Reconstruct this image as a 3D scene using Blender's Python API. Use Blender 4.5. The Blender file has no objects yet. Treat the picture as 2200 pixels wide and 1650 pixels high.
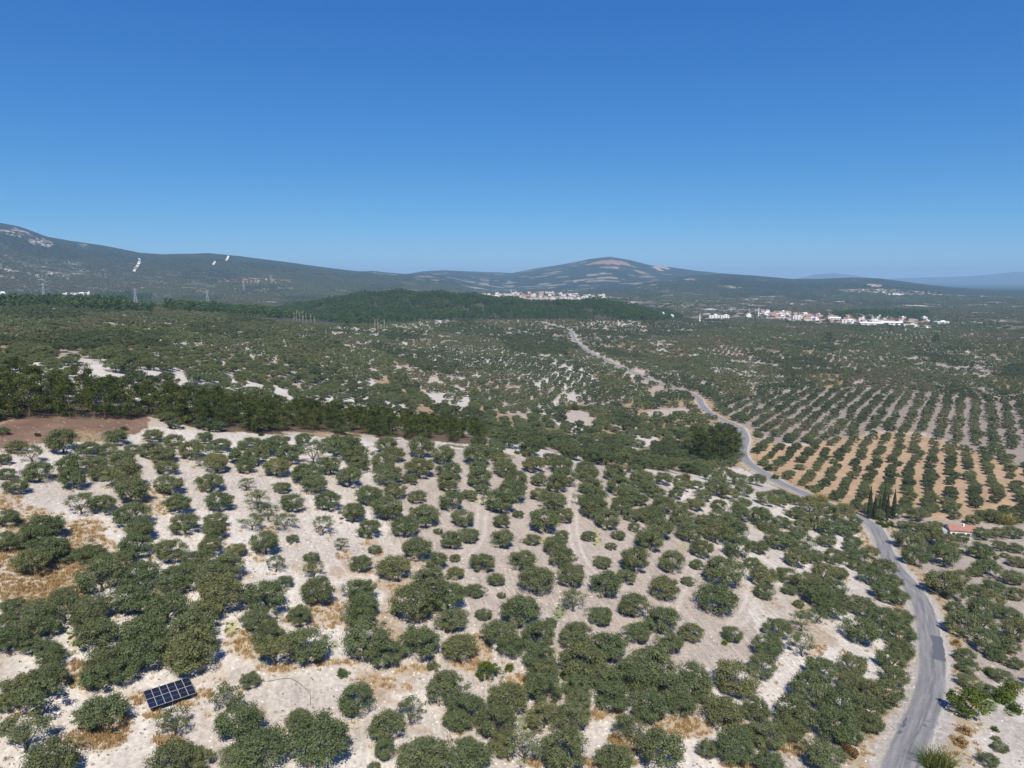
import bpy, math, random
import numpy as np
from mathutils import Vector, Matrix

# ------------------------------------------------------------------ camera, sky, sun, exposure
SC = bpy.context.scene
COL = SC.collection
R = math.radians
CAMZ = 100.0
PITCH = R(8.4)
FPX = 1525.0                                    # focal length in photograph pixels (2200 wide)

cam_d = bpy.data.cameras.new('camera')
cam_d.sensor_width = 36.0
cam_d.lens = 36.0 * FPX / 2200.0
cam_d.clip_start = 0.5
cam_d.clip_end = 90000.0
cam = bpy.data.objects.new('camera', cam_d)
COL.objects.link(cam)
cam.location = (0, 0, CAMZ)
cam.rotation_euler = (R(90) - PITCH, 0, 0)
SC.camera = cam

SUN_EL = R(52.0)
SUN_AZ = math.atan2(0.10, -1.0)                 # compass-like angle from +Y towards +X: sun behind the camera
sun_dir = Vector((math.sin(SUN_AZ) * math.cos(SUN_EL), math.cos(SUN_AZ) * math.cos(SUN_EL), math.sin(SUN_EL)))
world = bpy.data.worlds.new('World')
SC.world = world
world.use_nodes = True
wn = world.node_tree
wn.nodes.clear()
sky = wn.nodes.new('ShaderNodeTexSky')
sky.sky_type = 'NISHITA'
sky.sun_disc = False
sky.sun_elevation = SUN_EL
sky.sun_rotation = SUN_AZ
sky.altitude = 300.0
sky.air_density = 0.7
sky.dust_density = 0.0
sky.ozone_density = 10.0
bg = wn.nodes.new('ShaderNodeBackground')
bg.inputs['Strength'].default_value = 0.086
wo = wn.nodes.new('ShaderNodeOutputWorld')
# the camera's colour rendering of the clear sky: one curve per channel for the whole dome
wsep = wn.nodes.new('ShaderNodeSeparateColor')
wcmb = wn.nodes.new('ShaderNodeCombineColor')
wn.links.new(sky.outputs[0], wsep.inputs[0])
for ch, (gain, gam) in enumerate(((0.36, 1.36), (0.93, 0.88), (2.36, 0.49))):
    pw_ = wn.nodes.new('ShaderNodeMath'); pw_.operation = 'POWER'; pw_.inputs[1].default_value = gam
    ml_ = wn.nodes.new('ShaderNodeMath'); ml_.operation = 'MULTIPLY'; ml_.inputs[1].default_value = gain
    wn.links.new(wsep.outputs[ch], pw_.inputs[0]); wn.links.new(pw_.outputs[0], ml_.inputs[0]); wn.links.new(ml_.outputs[0], wcmb.inputs[ch])
wn.links.new(wcmb.outputs[0], bg.inputs[0])
wn.links.new(bg.outputs[0], wo.inputs[0])

sun_d = bpy.data.lights.new('sun', 'SUN')
sun_d.energy = 5.0
sun_d.angle = R(0.53)
sun_d.color = (1.0, 0.93, 0.83)
sun = bpy.data.objects.new('sun', sun_d)
COL.objects.link(sun)
sun.location = (0, -50, 300)
sun.rotation_euler = (-sun_dir).to_track_quat('-Z', 'Y').to_euler()

SC.view_settings.view_transform = 'Standard'
SC.view_settings.look = 'None'
SC.view_settings.gamma = 1.0
SC.view_settings.exposure = 0.48
SC.view_settings.use_curve_mapping = False
SC.render.engine = 'CYCLES'
SC.cycles.max_bounces = 5
SC.cycles.diffuse_bounces = 3
SC.cycles.glossy_bounces = 2
SC.cycles.transmission_bounces = 2
SC.cycles.volume_bounces = 0

# ------------------------------------------------------------------ small helpers
rng = np.random.default_rng(7)
random.seed(7)
CP, SP = math.cos(PITCH), math.sin(PITCH)

def pix_dir(px, py):
    u = (np.asarray(px, float) - 1100.0) / FPX
    v = (825.0 - np.asarray(py, float)) / FPX
    return np.stack([u, CP + v * SP, -SP + v * CP], -1)

def to_pix(P):
    P = np.asarray(P, float)
    x, y, z = P[..., 0], P[..., 1], P[..., 2] - CAMZ
    d = y * CP - z * SP
    h = y * SP + z * CP
    d = np.where(d < 1.0, 1.0, d)
    return 1100.0 + FPX * x / d, 825.0 - FPX * h / d, d

def hash2(ix, iy, seed):
    n = (ix.astype(np.int64) * 374761393 + iy.astype(np.int64) * 668265263 + seed * 1442695041) & 0xFFFFFFFF
    n = ((n ^ (n >> 13)) * 1274126177) & 0xFFFFFFFF
    n = (n ^ (n >> 16)) & 0xFFFFFFFF
    return n.astype(np.float64) / 4294967295.0

def vnoise(x, y, seed=0):
    x = np.asarray(x, float); y = np.asarray(y, float)
    ix = np.floor(x); iy = np.floor(y)
    fx = x - ix; fy = y - iy
    fx = fx * fx * (3 - 2 * fx); fy = fy * fy * (3 - 2 * fy)
    ix = ix.astype(np.int64); iy = iy.astype(np.int64)
    a = hash2(ix, iy, seed); b = hash2(ix + 1, iy, seed)
    c = hash2(ix, iy + 1, seed); d = hash2(ix + 1, iy + 1, seed)
    return (a * (1 - fx) + b * fx) * (1 - fy) + (c * (1 - fx) + d * fx) * fy

def fbm(x, y, seed=0, octv=4):
    s = np.zeros_like(np.asarray(x, float)); a = 0.5; t = 0.0
    for k in range(octv):
        s = s + a * vnoise(x * 2 ** k + 17.3 * k, y * 2 ** k - 9.1 * k, seed + k)
        t += a; a *= 0.5
    return s / t

def in_poly(px, py, poly):
    px = np.asarray(px, float); py = np.asarray(py, float)
    inside = np.zeros(px.shape, bool)
    n = len(poly)
    for i in range(n):
        x0, y0 = poly[i]; x1, y1 = poly[(i + 1) % n]
        if y0 == y1:
            continue
        c = ((y0 > py) != (y1 > py)) & (px < (x1 - x0) * (py - y0) / (y1 - y0) + x0)
        inside ^= c
    return inside

def smooth(a, b, x):
    t = np.clip((x - a) / (b - a), 0, 1)
    return t * t * (3 - 2 * t)

# ------------------------------------------------------------------ terrain heights
def elev(px, py):
    d = pix_dir(px, py)
    return d[..., 2] / np.hypot(d[..., 0], d[..., 1])

# surveyed points: bearing and dip as seen from the drone, and the height below it
CTRL = [  # near hill
    (-300, 1650, -52), (0, 1650, -55), (550, 1650, -57), (1100, 1650, -60), (1500, 1650, -62), (1750, 1650, -63.5), (1930, 1650, -64.5), (2200, 1650, -68), (2500, 1650, -72),
    (-300, 1480, -48), (0, 1480, -51), (360, 1480, -54), (800, 1480, -57), (1200, 1480, -59), (1600, 1480, -63.5), (1800, 1480, -66.5), (1990, 1480, -70), (2200, 1480, -74), (2500, 1480, -78),
    (-300, 1300, -43), (0, 1300, -46), (400, 1300, -50), (800, 1300, -54), (1200, 1300, -57.5), (1600, 1300, -65), (1800, 1300, -70), (1985, 1300, -76), (2200, 1300, -80), (2500, 1300, -83),
    (-300, 1150, -39), (0, 1150, -42), (400, 1150, -46.5), (800, 1150, -51.5), (1200, 1150, -57), (1600, 1150, -68), (1890, 1150, -82), (2200, 1150, -85), (2500, 1150, -86),
    (-300, 1020, -35), (0, 1020, -38), (400, 1000, -42.5), (800, 1000, -48), (1100, 1000, -53.5), (1350, 1040, -60),
    (-300, 930, -34), (0, 930, -36), (300, 925, -39.5), (600, 930, -44), (950, 950, -50),
    (1060, 950, -53), (1250, 1005, -57.5), (1450, 1040, -64), (1650, 1085, -73), (1800, 1125, -79),
    (1150, 930, -76), (1300, 950, -82), (1500, 980, -85.5), (1650, 1020, -87), (1750, 1040, -87.5),
    (2000, 1040, -87), (2200, 1040, -87), (2500, 1040, -87), (2000, 950, -88), (2300, 950, -88), (1700, 900, -88), (2000, 850, -88), (2300, 850, -86),
    (1600, 955, -88), (1505, 865, -88), (1330, 900, -82), (1120, 880, -77), (950, 900, -69), (820, 875, -64), (680, 860, -58), (520, 838, -47), (360, 820, -38),
    (0, 800, -31), (200, 800, -32), (-300, 800, -29),
    (-300, 740, -27), (0, 740, -29), (300, 740, -33), (600, 745, -47), (800, 760, -62), (1000, 770, -74), (1200, 780, -82), (1300, 774, -86), (1600, 780, -89), (2000, 770, -90), (2300, 770, -90),
    (-300, 695, -27), (0, 695, -30), (300, 700, -36), (500, 700, -42), (700, 705, -56), (800, 705, -66), (1000, 710, -76), (1226, 712, -80), (1500, 715, -88), (1900, 720, -90), (2300, 720, -90),
    (-300, 655, -26), (0, 655, -28), (200, 655, -32), (420, 668, -40), (600, 682, -56)]
FARC = [  # px bearing, distance, height
    (-400, 2300, -52), (0, 2300, -58), (400, 2300, -68), (800, 2100, -84), (1150, 2300, -80), (1150, 2650, -58), (1300, 2450, -76), (950, 2500, -70), (1500, 2200, -90), (1900, 1800, -92), (2400, 1800, -92), (1600, 2600, -93), (2000, 2600, -93), (2600, 2600, -93),
    (-400, 3600, -40), (0, 3600, -48), (400, 3600, -66), (800, 3600, -88), (1200, 3600, -93), (1600, 3600, -94), (2000, 3600, -94), (2600, 3600, -94),
    (-600, 9000, -60), (400, 9000, -90), (1200, 9000, -92), (2000, 9000, -92), (2800, 9000, -92),
    (-600, 26000, -80), (600, 26000, -90), (1600, 26000, -92), (2800, 26000, -92)]
ca, cl, cz = [], [], []
for (px, py, z) in CTRL:
    d = pix_dir(px, py)
    h = math.hypot(d[0], d[1]); r = z / d[2] * h
    ca.append(math.atan2(d[0], d[1])); cl.append(math.log(r)); cz.append(z)
for (px, r, z) in FARC:
    d = pix_dir(px, 650)
    ca.append(math.atan2(d[0], d[1])); cl.append(math.log(r)); cz.append(z)
ca = np.array(ca); cl = np.array(cl); cz = np.array(cz)
AZK, MQC = 1.7, 0.10

def mq(a1, l1, a2, l2):
    return np.sqrt(((a1 - a2) * AZK) ** 2 + (l1 - l2) ** 2 + MQC ** 2)
_n = len(ca)
_M = np.zeros((_n + 1, _n + 1))
_M[:_n, :_n] = mq(ca[:, None], cl[:, None], ca[None], cl[None]) - 0.004 * np.eye(_n)
_M[:_n, _n] = 1; _M[_n, :_n] = 1
_w = np.linalg.solve(_M, np.append(cz, 0.0))

def base_h(az, lr):
    az = np.clip(az, -0.72, 0.72); lr = np.maximum(lr, math.log(62.0))
    out = np.full(az.shape, _w[_n])
    for i in range(_n):
        out += _w[i] * mq(az, lr, ca[i], cl[i])
    return out

RIDGES = [  # distance, front width, back width (in ln r), noise, skyline (px, py)
    (1480, 0.17, 0.22, 9, [(520, 700), (580, 678), (620, 668), (660, 662), (700, 648), (735, 645), (780, 634), (815, 637), (860, 630), (900, 635), (940, 633), (980, 638), (1020, 638), (1060, 647), (1100, 649), (1150, 657), (1180, 655), (1230, 656), (1275, 650), (1320, 655), (1350, 662), (1380, 667), (1410, 678), (1440, 684), (1500, 705)]),
    (5200, 0.42, 0.5, 26, [(-700, 470), (-300, 462), (-120, 470), (0, 485), (40, 492), (100, 512), (160, 522), (220, 530), (300, 545), (350, 548), (400, 547), (450, 546), (520, 553), (600, 562), (700, 575), (760, 582), (860, 590), (950, 604), (1000, 615)]),
    (7600, 0.42, 0.4, 30, [(560, 620), (700, 596), (800, 586), (870, 590), (910, 584), (950, 582), (1000, 584), (1050, 586), (1100, 588), (1150, 578), (1220, 567), (1270, 557), (1310, 553), (1350, 559), (1400, 571), (1450, 576), (1500, 583), (1600, 592), (1700, 600), (1800, 610)]),
    (5000, 0.26, 0.35, 14, [(1380, 604), (1480, 592), (1560, 588), (1620, 592), (1700, 599), (1760, 599), (1830, 596), (1890, 598), (1950, 606), (2010, 614), (2080, 621), (2140, 625), (2220, 628), (2500, 632)]),
    (21000, 0.16, 0.2, 60, [(1600, 606), (1700, 600), (1755, 589), (1790, 586), (1830, 591), (1890, 600), (1950, 597), (2050, 594), (2100, 592), (2150, 587), (2185, 584), (2260, 586), (2500, 600), (2700, 604)]),
]

def ridge_noise(x, y, r):
    s = np.clip(r / 5000.0, 0.3, 4)
    return fbm(x / (420.0 * s), y / (420.0 * s), 31, 5) - 0.5

def height_raw(az, r):
    lr = np.log(r)
    x = r * np.sin(az); y = r * np.cos(az)
    z = base_h(az, lr)
    # rolling ground, larger with distance
    z = z + 0.5 * (fbm(x / 14.0, y / 14.0, 3, 3) - 0.5) + np.clip(r / 300.0, 0.2, 2.2) * 2.2 * (fbm(x / 90.0, y / 90.0, 5, 3) - 0.5)
    z = z + smooth(1400, 3000, r) * 26 * (fbm(x / 600.0, y / 600.0, 9, 4) - 0.5)
    for (Rr, wf, wb, na, line) in RIDGES:
        lp = np.array([p[0] for p in line], float); lq = np.array([p[1] for p in line], float)
        d = pix_dir(lp, lq)
        laz = np.arctan2(d[:, 0], d[:, 1]); lz = d[:, 2] / np.hypot(d[:, 0], d[:, 1]) * Rr
        zc = np.interp(az, laz, lz)
        edge = smooth(laz[0] - 0.05, laz[0] + 0.02, az) * (1 - smooth(laz[-1] - 0.02, laz[-1] + 0.05, az))
        t = lr - math.log(Rr)
        w = np.where(t < 0, wf, wb)
        b = np.exp(-(t / w) ** 2) * edge
        wob = na * ridge_noise(x, y, np.full(x.shape, float(Rr))) * (1 - np.exp(-(t / (0.25 * w)) ** 2)) * b
        z = np.maximum(z, z + (zc - z) * b + wob * 2.0)
    return z + CAMZ

_dense = np.arange(-44.0, 44.01, 0.16)
_side = np.arange(48.0, 180.1, 6.0)
AZ = np.radians(np.concatenate([-_side[::-1], _dense, _side]))
LR = np.concatenate([np.linspace(math.log(8), math.log(72), 34, endpoint=False),
                     np.arange(math.log(72), math.log(270), 0.0062),
                     np.arange(math.log(270), math.log(26000), 0.0105)])
GA, GL = np.meshgrid(AZ, LR)                    # rows: distance, columns: bearing
GR = np.exp(GL)
GX = GR * np.sin(GA); GY = GR * np.cos(GA)
GZ = height_raw(GA, GR)
GZ[:, -1] = GZ[:, 0]

def height(x, y):
    x = np.asarray(x, float); y = np.asarray(y, float)
    az = np.arctan2(x, y); lr = np.clip(np.log(np.hypot(x, y) + 1e-9), LR[0], LR[-1] - 1e-6)
    fi = np.interp(lr, LR, np.arange(len(LR))); fj = np.interp(az, AZ, np.arange(len(AZ)))
    i = np.clip(fi.astype(int), 0, len(LR) - 2); j = np.clip(fj.astype(int), 0, len(AZ) - 2)
    a = fi - i; b = fj - j
    return (GZ[i, j] * (1 - a) * (1 - b) + GZ[i + 1, j] * a * (1 - b) + GZ[i, j + 1] * (1 - a) * b + GZ[i + 1, j + 1] * a * b)

_T = np.exp(np.arange(math.log(45.0), math.log(25000.0), 0.006))

def cast(px, py, lift=0.0):
    """where a sight line from the drone meets the ground (raised by lift)"""
    px = np.atleast_1d(np.asarray(px, float)); py = np.atleast_1d(np.asarray(py, float))
    lift = np.broadcast_to(np.asarray(lift, float), px.shape)
    d = pix_dir(px, py)
    h = np.hypot(d[:, 0], d[:, 1])
    ux, uy, uz = d[:, 0] / h, d[:, 1] / h, d[:, 2] / h
    best = np.full(px.shape, np.nan); prev = None
    for s in range(0, len(px), 256):
        e = slice(s, s + 256)
        X = ux[e, None] * _T[None]; Y = uy[e, None] * _T[None]; Z = CAMZ + uz[e, None] * _T[None]
        g = Z - height(X, Y) - lift[e, None]
        hit = g < 0
        k = np.argmax(hit, 1)
        ok = hit.any(1) & (k > 0)
        k = np.clip(k, 1, None)
        rows = np.arange(len(k))
        g0 = g[rows, k - 1]; g1 = g[rows, k]
        t = _T[k - 1] + (_T[k] - _T[k - 1]) * g0 / (g0 - g1 + 1e-9)
        best[e] = np.where(ok, t, 20000.0)
    x = ux * best; y = uy * best
    return x, y, height(x, y), best
# ------------------------------------------------------------------ material helpers
def new_mat(name, rough=0.9):
    m = bpy.data.materials.new(name)
    m.use_nodes = True
    nt = m.node_tree
    b = nt.nodes['Principled BSDF']
    b.inputs['Roughness'].default_value = rough
    b.inputs['Specular IOR Level'].default_value = 0.25
    return m, nt, b

def nd(nt, typ, **kw):
    n = nt.nodes.new(typ)
    for k, v in kw.items():
        if k in n.inputs:
            n.inputs[k].default_value = v
        else:
            setattr(n, k, v)
    return n

def math_n(nt, op, a, b=None, c=None, clamp=False):
    n = nt.nodes.new('ShaderNodeMath'); n.operation = op; n.use_clamp = clamp
    for i, v in enumerate((a, b, c)):
        if v is None:
            continue
        if isinstance(v, (int, float)):
            n.inputs[i].default_value = v
        else:
            nt.links.new(v, n.inputs[i])
    return n.outputs[0]

def mix_c(nt, fac, a, b, mode='MIX'):
    n = nt.nodes.new('ShaderNodeMix'); n.data_type = 'RGBA'; n.blend_type = mode
    for s, v in ((n.inputs[0], fac), (n.inputs[6], a), (n.inputs[7], b)):
        if isinstance(v, (int, float)):
            s.default_value = v
        elif isinstance(v, tuple):
            s.default_value = (*v, 1.0)
        else:
            nt.links.new(v, s)
    return n.outputs[2]

def noise_n(nt, vec, scale, detail=4.0, rough=0.55):
    n = nt.nodes.new('ShaderNodeTexNoise'); n.inputs['Scale'].default_value = scale
    n.inputs['Detail'].default_value = detail; n.inputs['Roughness'].default_value = rough
    nt.links.new(vec, n.inputs['Vector'])
    return n.outputs[0]

def ramp_n(nt, fac, stops):
    n = nt.nodes.new('ShaderNodeValToRGB')
    el = n.color_ramp.elements
    while len(el) < len(stops):
        el.new(0.5)
    for e, (p, c) in zip(el, stops):
        e.position = p; e.color = (*c, 1.0)
    nt.links.new(fac, n.inputs[0])
    return n.outputs[0]

def rgb_map(nt, fac, lo, hi, a, b):
    n = nt.nodes.new('ShaderNodeMapRange')
    n.inputs[1].default_value = lo; n.inputs[2].default_value = hi
    n.inputs[3].default_value = a; n.inputs[4].default_value = b
    nt.links.new(fac, n.inputs[0])
    return n.outputs[0]

def simple_mat(name, col, rough=0.8, var=0.12, scale=1.5, metallic=0.0):
    m, nt, b = new_mat(name, rough)
    tc = nd(nt, 'ShaderNodeTexCoord')
    n = noise_n(nt, tc.outputs['Object'], scale, 5)
    f = rgb_map(nt, n, 0.25, 0.75, 1 - var, 1 + var)
    mm = nt.nodes.new('ShaderNodeVectorMath'); mm.operation = 'SCALE'
    mm.inputs[0].default_value = col
    nt.links.new(f, mm.inputs['Scale'])
    nt.links.new(mm.outputs[0], b.inputs['Base Color'])
    b.inputs['Metallic'].default_value = metallic
    return m

# ------------------------------------------------------------------ the road's course (sighted, then carried over the ground)
ROAD_PX = [(1905, 1800), (1915, 1740), (1934, 1650), (1945, 1623), (1964, 1577), (1985, 1532), (1999, 1486), (2004, 1441), (2001, 1395), (1997, 1368), (1991, 1336), (1981, 1300), (1960, 1264), (1935, 1236),
           (1914, 1209), (1902, 1182), (1892, 1155), (1880, 1136), (1865, 1124), (1835, 1109), (1790, 1089), (1745, 1069), (1707, 1052), (1680, 1041), (1655, 1025), (1623, 1007), (1602, 989), (1595, 972), (1601, 947), (1597, 932),
           (1589, 919), (1569, 910), (1541, 897), (1521, 885), (1508, 871), (1500, 856), (1475, 842), (1418, 826), (1373, 806), (1327, 788), (1300, 774), (1270, 760), (1248, 744), (1234, 729), (1226, 712)]
_rx, _ry, _rz, _ = cast([p[0] for p in ROAD_PX], [p[1] for p in ROAD_PX])
_rp = np.stack([_rx, _ry], 1)
_rp = np.concatenate([_rp, _rp[-1:] + np.array([[-12.0, 60.0], [-40.0, 130.0]])])

def resample(P, step):
    # Catmull-Rom through the points, then even steps
    Q = [P[0] * 2 - P[1]] + list(P) + [P[-1] * 2 - P[-2]]
    out = []
    for i in range(1, len(Q) - 2):
        for t in np.linspace(0, 1, 24, endpoint=False):
            a, b, c, d = Q[i - 1], Q[i], Q[i + 1], Q[i + 2]
            out.append(0.5 * ((2 * b) + (c - a) * t + (2 * a - 5 * b + 4 * c - d) * t * t + (3 * b - a - 3 * c + d) * t ** 3))
    out = np.array(out)
    s = np.concatenate([[0], np.cumsum(np.hypot(*np.diff(out, axis=0).T))])
    k = np.arange(0, s[-1], step)
    return np.stack([np.interp(k, s, out[:, 0]), np.interp(k, s, out[:, 1])], 1)

ROAD = resample(_rp, 2.0)
for _ in range(6):
    ROAD[1:-1] = 0.25 * ROAD[:-2] + 0.5 * ROAD[1:-1] + 0.25 * ROAD[2:]
RZ = height(ROAD[:, 0], ROAD[:, 1])
for _ in range(30):
    RZ[1:-1] = 0.25 * RZ[:-2] + 0.5 * RZ[1:-1] + 0.25 * RZ[2:]

def road_dist(x, y):
    """distance to the road's centre line, signed side (+ right of travel), index"""
    x = np.asarray(x, float).ravel(); y = np.asarray(y, float).ravel()
    best = np.full(x.shape, 1e9); idx = np.zeros(x.shape, int)
    near = (y > 30) & (y < 1300) & (x > -100) & (x < 330)
    q = np.nonzero(near)[0]
    for s in range(0, len(q), 4000):
        e = q[s:s + 4000]
        d2 = (x[e, None] - ROAD[None, :, 0]) ** 2 + (y[e, None] - ROAD[None, :, 1]) ** 2
        k = d2.argmin(1)
        best[e] = np.sqrt(d2[np.arange(len(e)), k]); idx[e] = k
    return best, idx

RD, RI = road_dist(GX, GY)
RD = RD.reshape(GX.shape); RI = RI.reshape(GX.shape)
# the roadbed is cut level into the slope
_wr = 1 - smooth(3.4, 8.5, RD)
GZ = GZ * (1 - _wr) + RZ[RI] * _wr

# ------------------------------------------------------------------ land parcels
NEAR_POLY = [(-60, 940), (100, 935), (300, 915), (420, 925), (520, 930), (700, 935), (870, 945), (1010, 960), (1060, 963), (1100, 974), (1160, 984), (1250, 998), (1330, 1004), (1400, 1010), (1470, 1018), (1500, 1025), (1560, 1005),
             (1620, 1010), (1680, 1045), (1720, 1060), (1760, 1080), (1850, 1112), (1880, 1135), (1925, 1124), (2050, 1120), (2230, 1124), (2230, 1900), (-60, 1900)]
TILL_POLY = [(845, 955), (1010, 965), (1250, 990), (1400, 1015), (1490, 1090), (1560, 1220), (1600, 1300), (1640, 1400), (1560, 1440), (1480, 1430), (1250, 1420), (1020, 1345), (1000, 1290), (950, 1250), (850, 1165), (800, 1080)]
ORANGE_POLY = [(1605, 955), (1655, 945), (1700, 962), (1770, 950), (1830, 940), (1905, 928), (1990, 935), (2060, 958), (2140, 985), (2260, 1030), (2300, 1112), (2100, 1122), (2000, 1118), (1935, 1108), (1850, 1098), (1760, 1074), (1710, 1050), (1660, 1022), (1612, 990)]
GREY_POLY = [(1540, 880), (1600, 850), (1750, 835), (1900, 838), (2050, 850), (2350, 880), (2400, 1020), (2250, 1020), (2140, 980), (2060, 955), (1990, 930), (1900, 925), (1820, 938), (1770, 948), (1700, 958), (1655, 940), (1600, 915)]
SPROUT_POLY = [(890, 748), (960, 736), (1040, 742), (1100, 755), (1150, 775), (1200, 795), (1290, 815), (1270, 838), (1180, 830), (1080, 808), (990, 790), (910, 775)]
RIGHT_POLY = [(1870, 1118), (1925, 1118), (2300, 1118), (2300, 1480), (2080, 1470), (2040, 1400), (2010, 1300), (1950, 1230), (1905, 1160)]
RED_POLY = [(-80, 930), (20, 905), (90, 893), (170, 885), (250, 885), (330, 902), (310, 925), (250, 945), (190, 948), (110, 950), (0, 968), (-80, 975)]
PINEHILL_POLY = [(560, 690), (600, 665), (640, 650), (700, 636), (850, 615), (1000, 622), (1150, 638), (1300, 640), (1400, 655), (1470, 685), (1420, 690), (1250, 688), (1100, 688), (940, 688), (830, 697), (700, 700), (620, 694)]
PINE_L1 = [(-200, 648), (-20, 640), (40, 648), (100, 634), (150, 640), (185, 655), (240, 650), (290, 664), (330, 664), (330, 673), (250, 671), (180, 668), (100, 659), (40, 664), (-200, 660)]
PINE_L2 = [(350, 668), (400, 645), (460, 640), (500, 655), (600, 672), (600, 684), (500, 676), (420, 672)]
PINE_BELT = [(-120, 858), (60, 855), (200, 862), (400, 880), (600, 895), (800, 910), (950, 925), (1040, 938), (1050, 952), (1000, 956), (850, 941), (700, 930), (540, 931), (430, 920), (330, 898), (210, 903), (110, 892), (60, 903), (-120, 905)]
BACKWHITE = [(-100, 765), (300, 792), (500, 815), (700, 848), (960, 898), (1045, 932), (950, 928), (600, 898), (400, 882), (200, 865), (-100, 858)]
BARE_POLYS = [[(1205, 890), (1250, 882), (1285, 908), (1262, 918), (1225, 905)], [(1385, 884), (1475, 874), (1485, 885), (1390, 896)]]

_rs = np.random.default_rng(21)
NSEED = 620
sr = 170.0 * (4600.0 / 170.0) ** _rs.random(NSEED)
sa = _rs.uniform(-0.86, 0.86, NSEED)
SEX = sr * np.sin(sa); SEY = sr * np.cos(sa)
SCLASS = _rs.integers(0, 8, NSEED)
_w1 = _rs.random(NSEED)
_spx, _spy, _ = to_pix(np.stack([SEX, SEY, height(SEX, SEY)], 1))
SSOIL = np.where(_w1 < 0.30, 0, np.where(_w1 < 0.72, 1, np.where(_w1 < 0.90, 2, 3)))     # chalk, beige, tan, weedy
SSOIL = np.where((_spx < 850) & (_w1 < 0.6), 0, SSOIL)
SKEEP = _rs.uniform(0.80, 0.99, NSEED)
SKEEP = np.where(_w1 < 0.08, 0.62, SKEEP)
SSIZE = _rs.uniform(0.84, 1.12, NSEED)
STONE_ = _rs.random(NSEED)                      # shade of the grove: deep, common or pale

def parcel(x, y):
    x = np.asarray(x, float).ravel(); y = np.asarray(y, float).ravel()
    r = np.hypot(x, y)
    xw = x + (fbm(x / 60, y / 60, 51, 2) - 0.5) * 30; yw = y + (fbm(x / 60, y / 60, 61, 2) - 0.5) * 30
    # compare in log-polar so that parcels seen afar are wider
    la = np.arctan2(xw, yw) * 2.6; ll = np.log(np.hypot(xw, yw) + 1)
    ssa = np.arctan2(SEX, SEY) * 2.6; ssl = np.log(np.hypot(SEX, SEY) + 1)
    out = np.zeros(x.shape, int)
    for s in range(0, len(x), 20000):
        e = slice(s, s + 20000)
        out[e] = ((la[e, None] - ssa[None]) ** 2 + (ll[e, None] - ssl[None]) ** 2).argmin(1)
    return out

# ------------------------------------------------------------------ soils
C_WHITE = np.array([0.60, 0.555, 0.495]); C_BEIGE = np.array([0.42, 0.362, 0.308]); C_TAN = np.array([0.36, 0.265, 0.165])
C_ORANGE = np.array([0.42, 0.295, 0.18]); C_RED = np.array([0.22, 0.135, 0.095]); C_GREY = np.array([0.29, 0.245, 0.205])
C_GREEN = np.array([0.10, 0.16, 0.035]); C_YEL = np.array([0.34, 0.33, 0.11]); C_WEED = np.array([0.17, 0.155, 0.08]); C_LITTER = np.array([0.36, 0.30, 0.24])
C_VEG = np.array([0.024, 0.042, 0.026]); C_PALE = np.array([0.27, 0.225, 0.175]); C_PINE = np.array([0.13, 0.09, 0.06])

PX, PY, PD = to_pix(np.stack([GX, GY, GZ], -1))
wob = np.clip(30.0 * 150.0 / GR, 2, 30)
QX = PX + (fbm(GX / 5, GY / 5, 71, 3) - 0.5) * wob
QY = PY + (fbm(GX / 5, GY / 5, 81, 3) - 0.5) * wob * 0.7
n20 = fbm(GX / 18, GY / 18, 91, 4); n6 = fbm(GX / 5, GY / 5, 95, 4); n60 = fbm(GX / 70, GY / 70, 97, 4)
SO = np.zeros(GX.shape + (3,)); AUX = np.zeros(GX.shape + (3,))     # aux: furrow, canopy stipple, stones

par = parcel(GX, GY).reshape(GX.shape)
ptype = SSOIL[par]
pal = np.stack([C_WHITE * 0.88, C_BEIGE * 0.9, C_TAN * 0.9, C_WEED])
SO[:] = pal[ptype]
SO[:] = SO * (0.9 + 0.2 * n20[..., None])
wm = smooth(0.50, 0.62, n60)[..., None] * 0.45
SO[:] = SO * (1 - wm) + C_TAN * wm
bk = smooth(1300, 2000, GR) * smooth(0.36, 0.50, fbm(GX / 45.0, GY / 32.0, 93, 4) + 0.10 * (PX < 900) * smooth(1800, 2400, GR))
SO[:] = SO * (1 - bk[..., None]) + C_WEED * 0.55 * bk[..., None]
AUX[..., 2] = 0.4
nearm = in_poly(QX, QY, NEAR_POLY) | (GR < 150)
w = smooth(0.42, 0.64, n20)[..., None]
nearc = C_WHITE * (1 - 0.45 * w) + C_LITTER * 0.45 * w
w2 = smooth(0.60, 0.72, n60 * 0.5 + n6 * 0.5)[..., None] * 0.75
nearc = nearc * (1 - w2) + C_TAN * w2
SO = np.where(nearm[..., None], nearc, SO)
AUX[..., 0] = np.where(nearm, 0.55, 0.0); AUX[..., 2] = np.where(nearm, 1.0, AUX[..., 2])
m = in_poly(QX, QY, TILL_POLY) & nearm
SO[m] = C_BEIGE * (0.97 + 0.1 * n20[m][:, None]); AUX[m, 0] = 0.7; AUX[m, 2] = 0.3
m = in_poly(QX, QY, RIGHT_POLY) & nearm
SO[m] = C_BEIGE * (0.86 + 0.28 * n20[m][:, None]) * 0.92; AUX[m, 0] = 0.4
m = in_poly(QX, QY, RED_POLY) & (GR < 320)
SO[m] = (C_RED * (0.5 + 0.8 * n6[m][:, None])) * 0.85 + C_TAN * 0.1 * smooth(0.4, 0.6, n20[m])[:, None]; AUX[m] = (0, 0, 0.8)
m = in_poly(QX, QY, ORANGE_POLY) & (GR > 200) & (GR < 700)
SO[m] = C_ORANGE * (0.8 + 0.4 * n6[m][:, None]); AUX[m, 0] = 0.35
m = in_poly(QX, QY, GREY_POLY) & (GR > 300) & (GR < 900)
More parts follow.
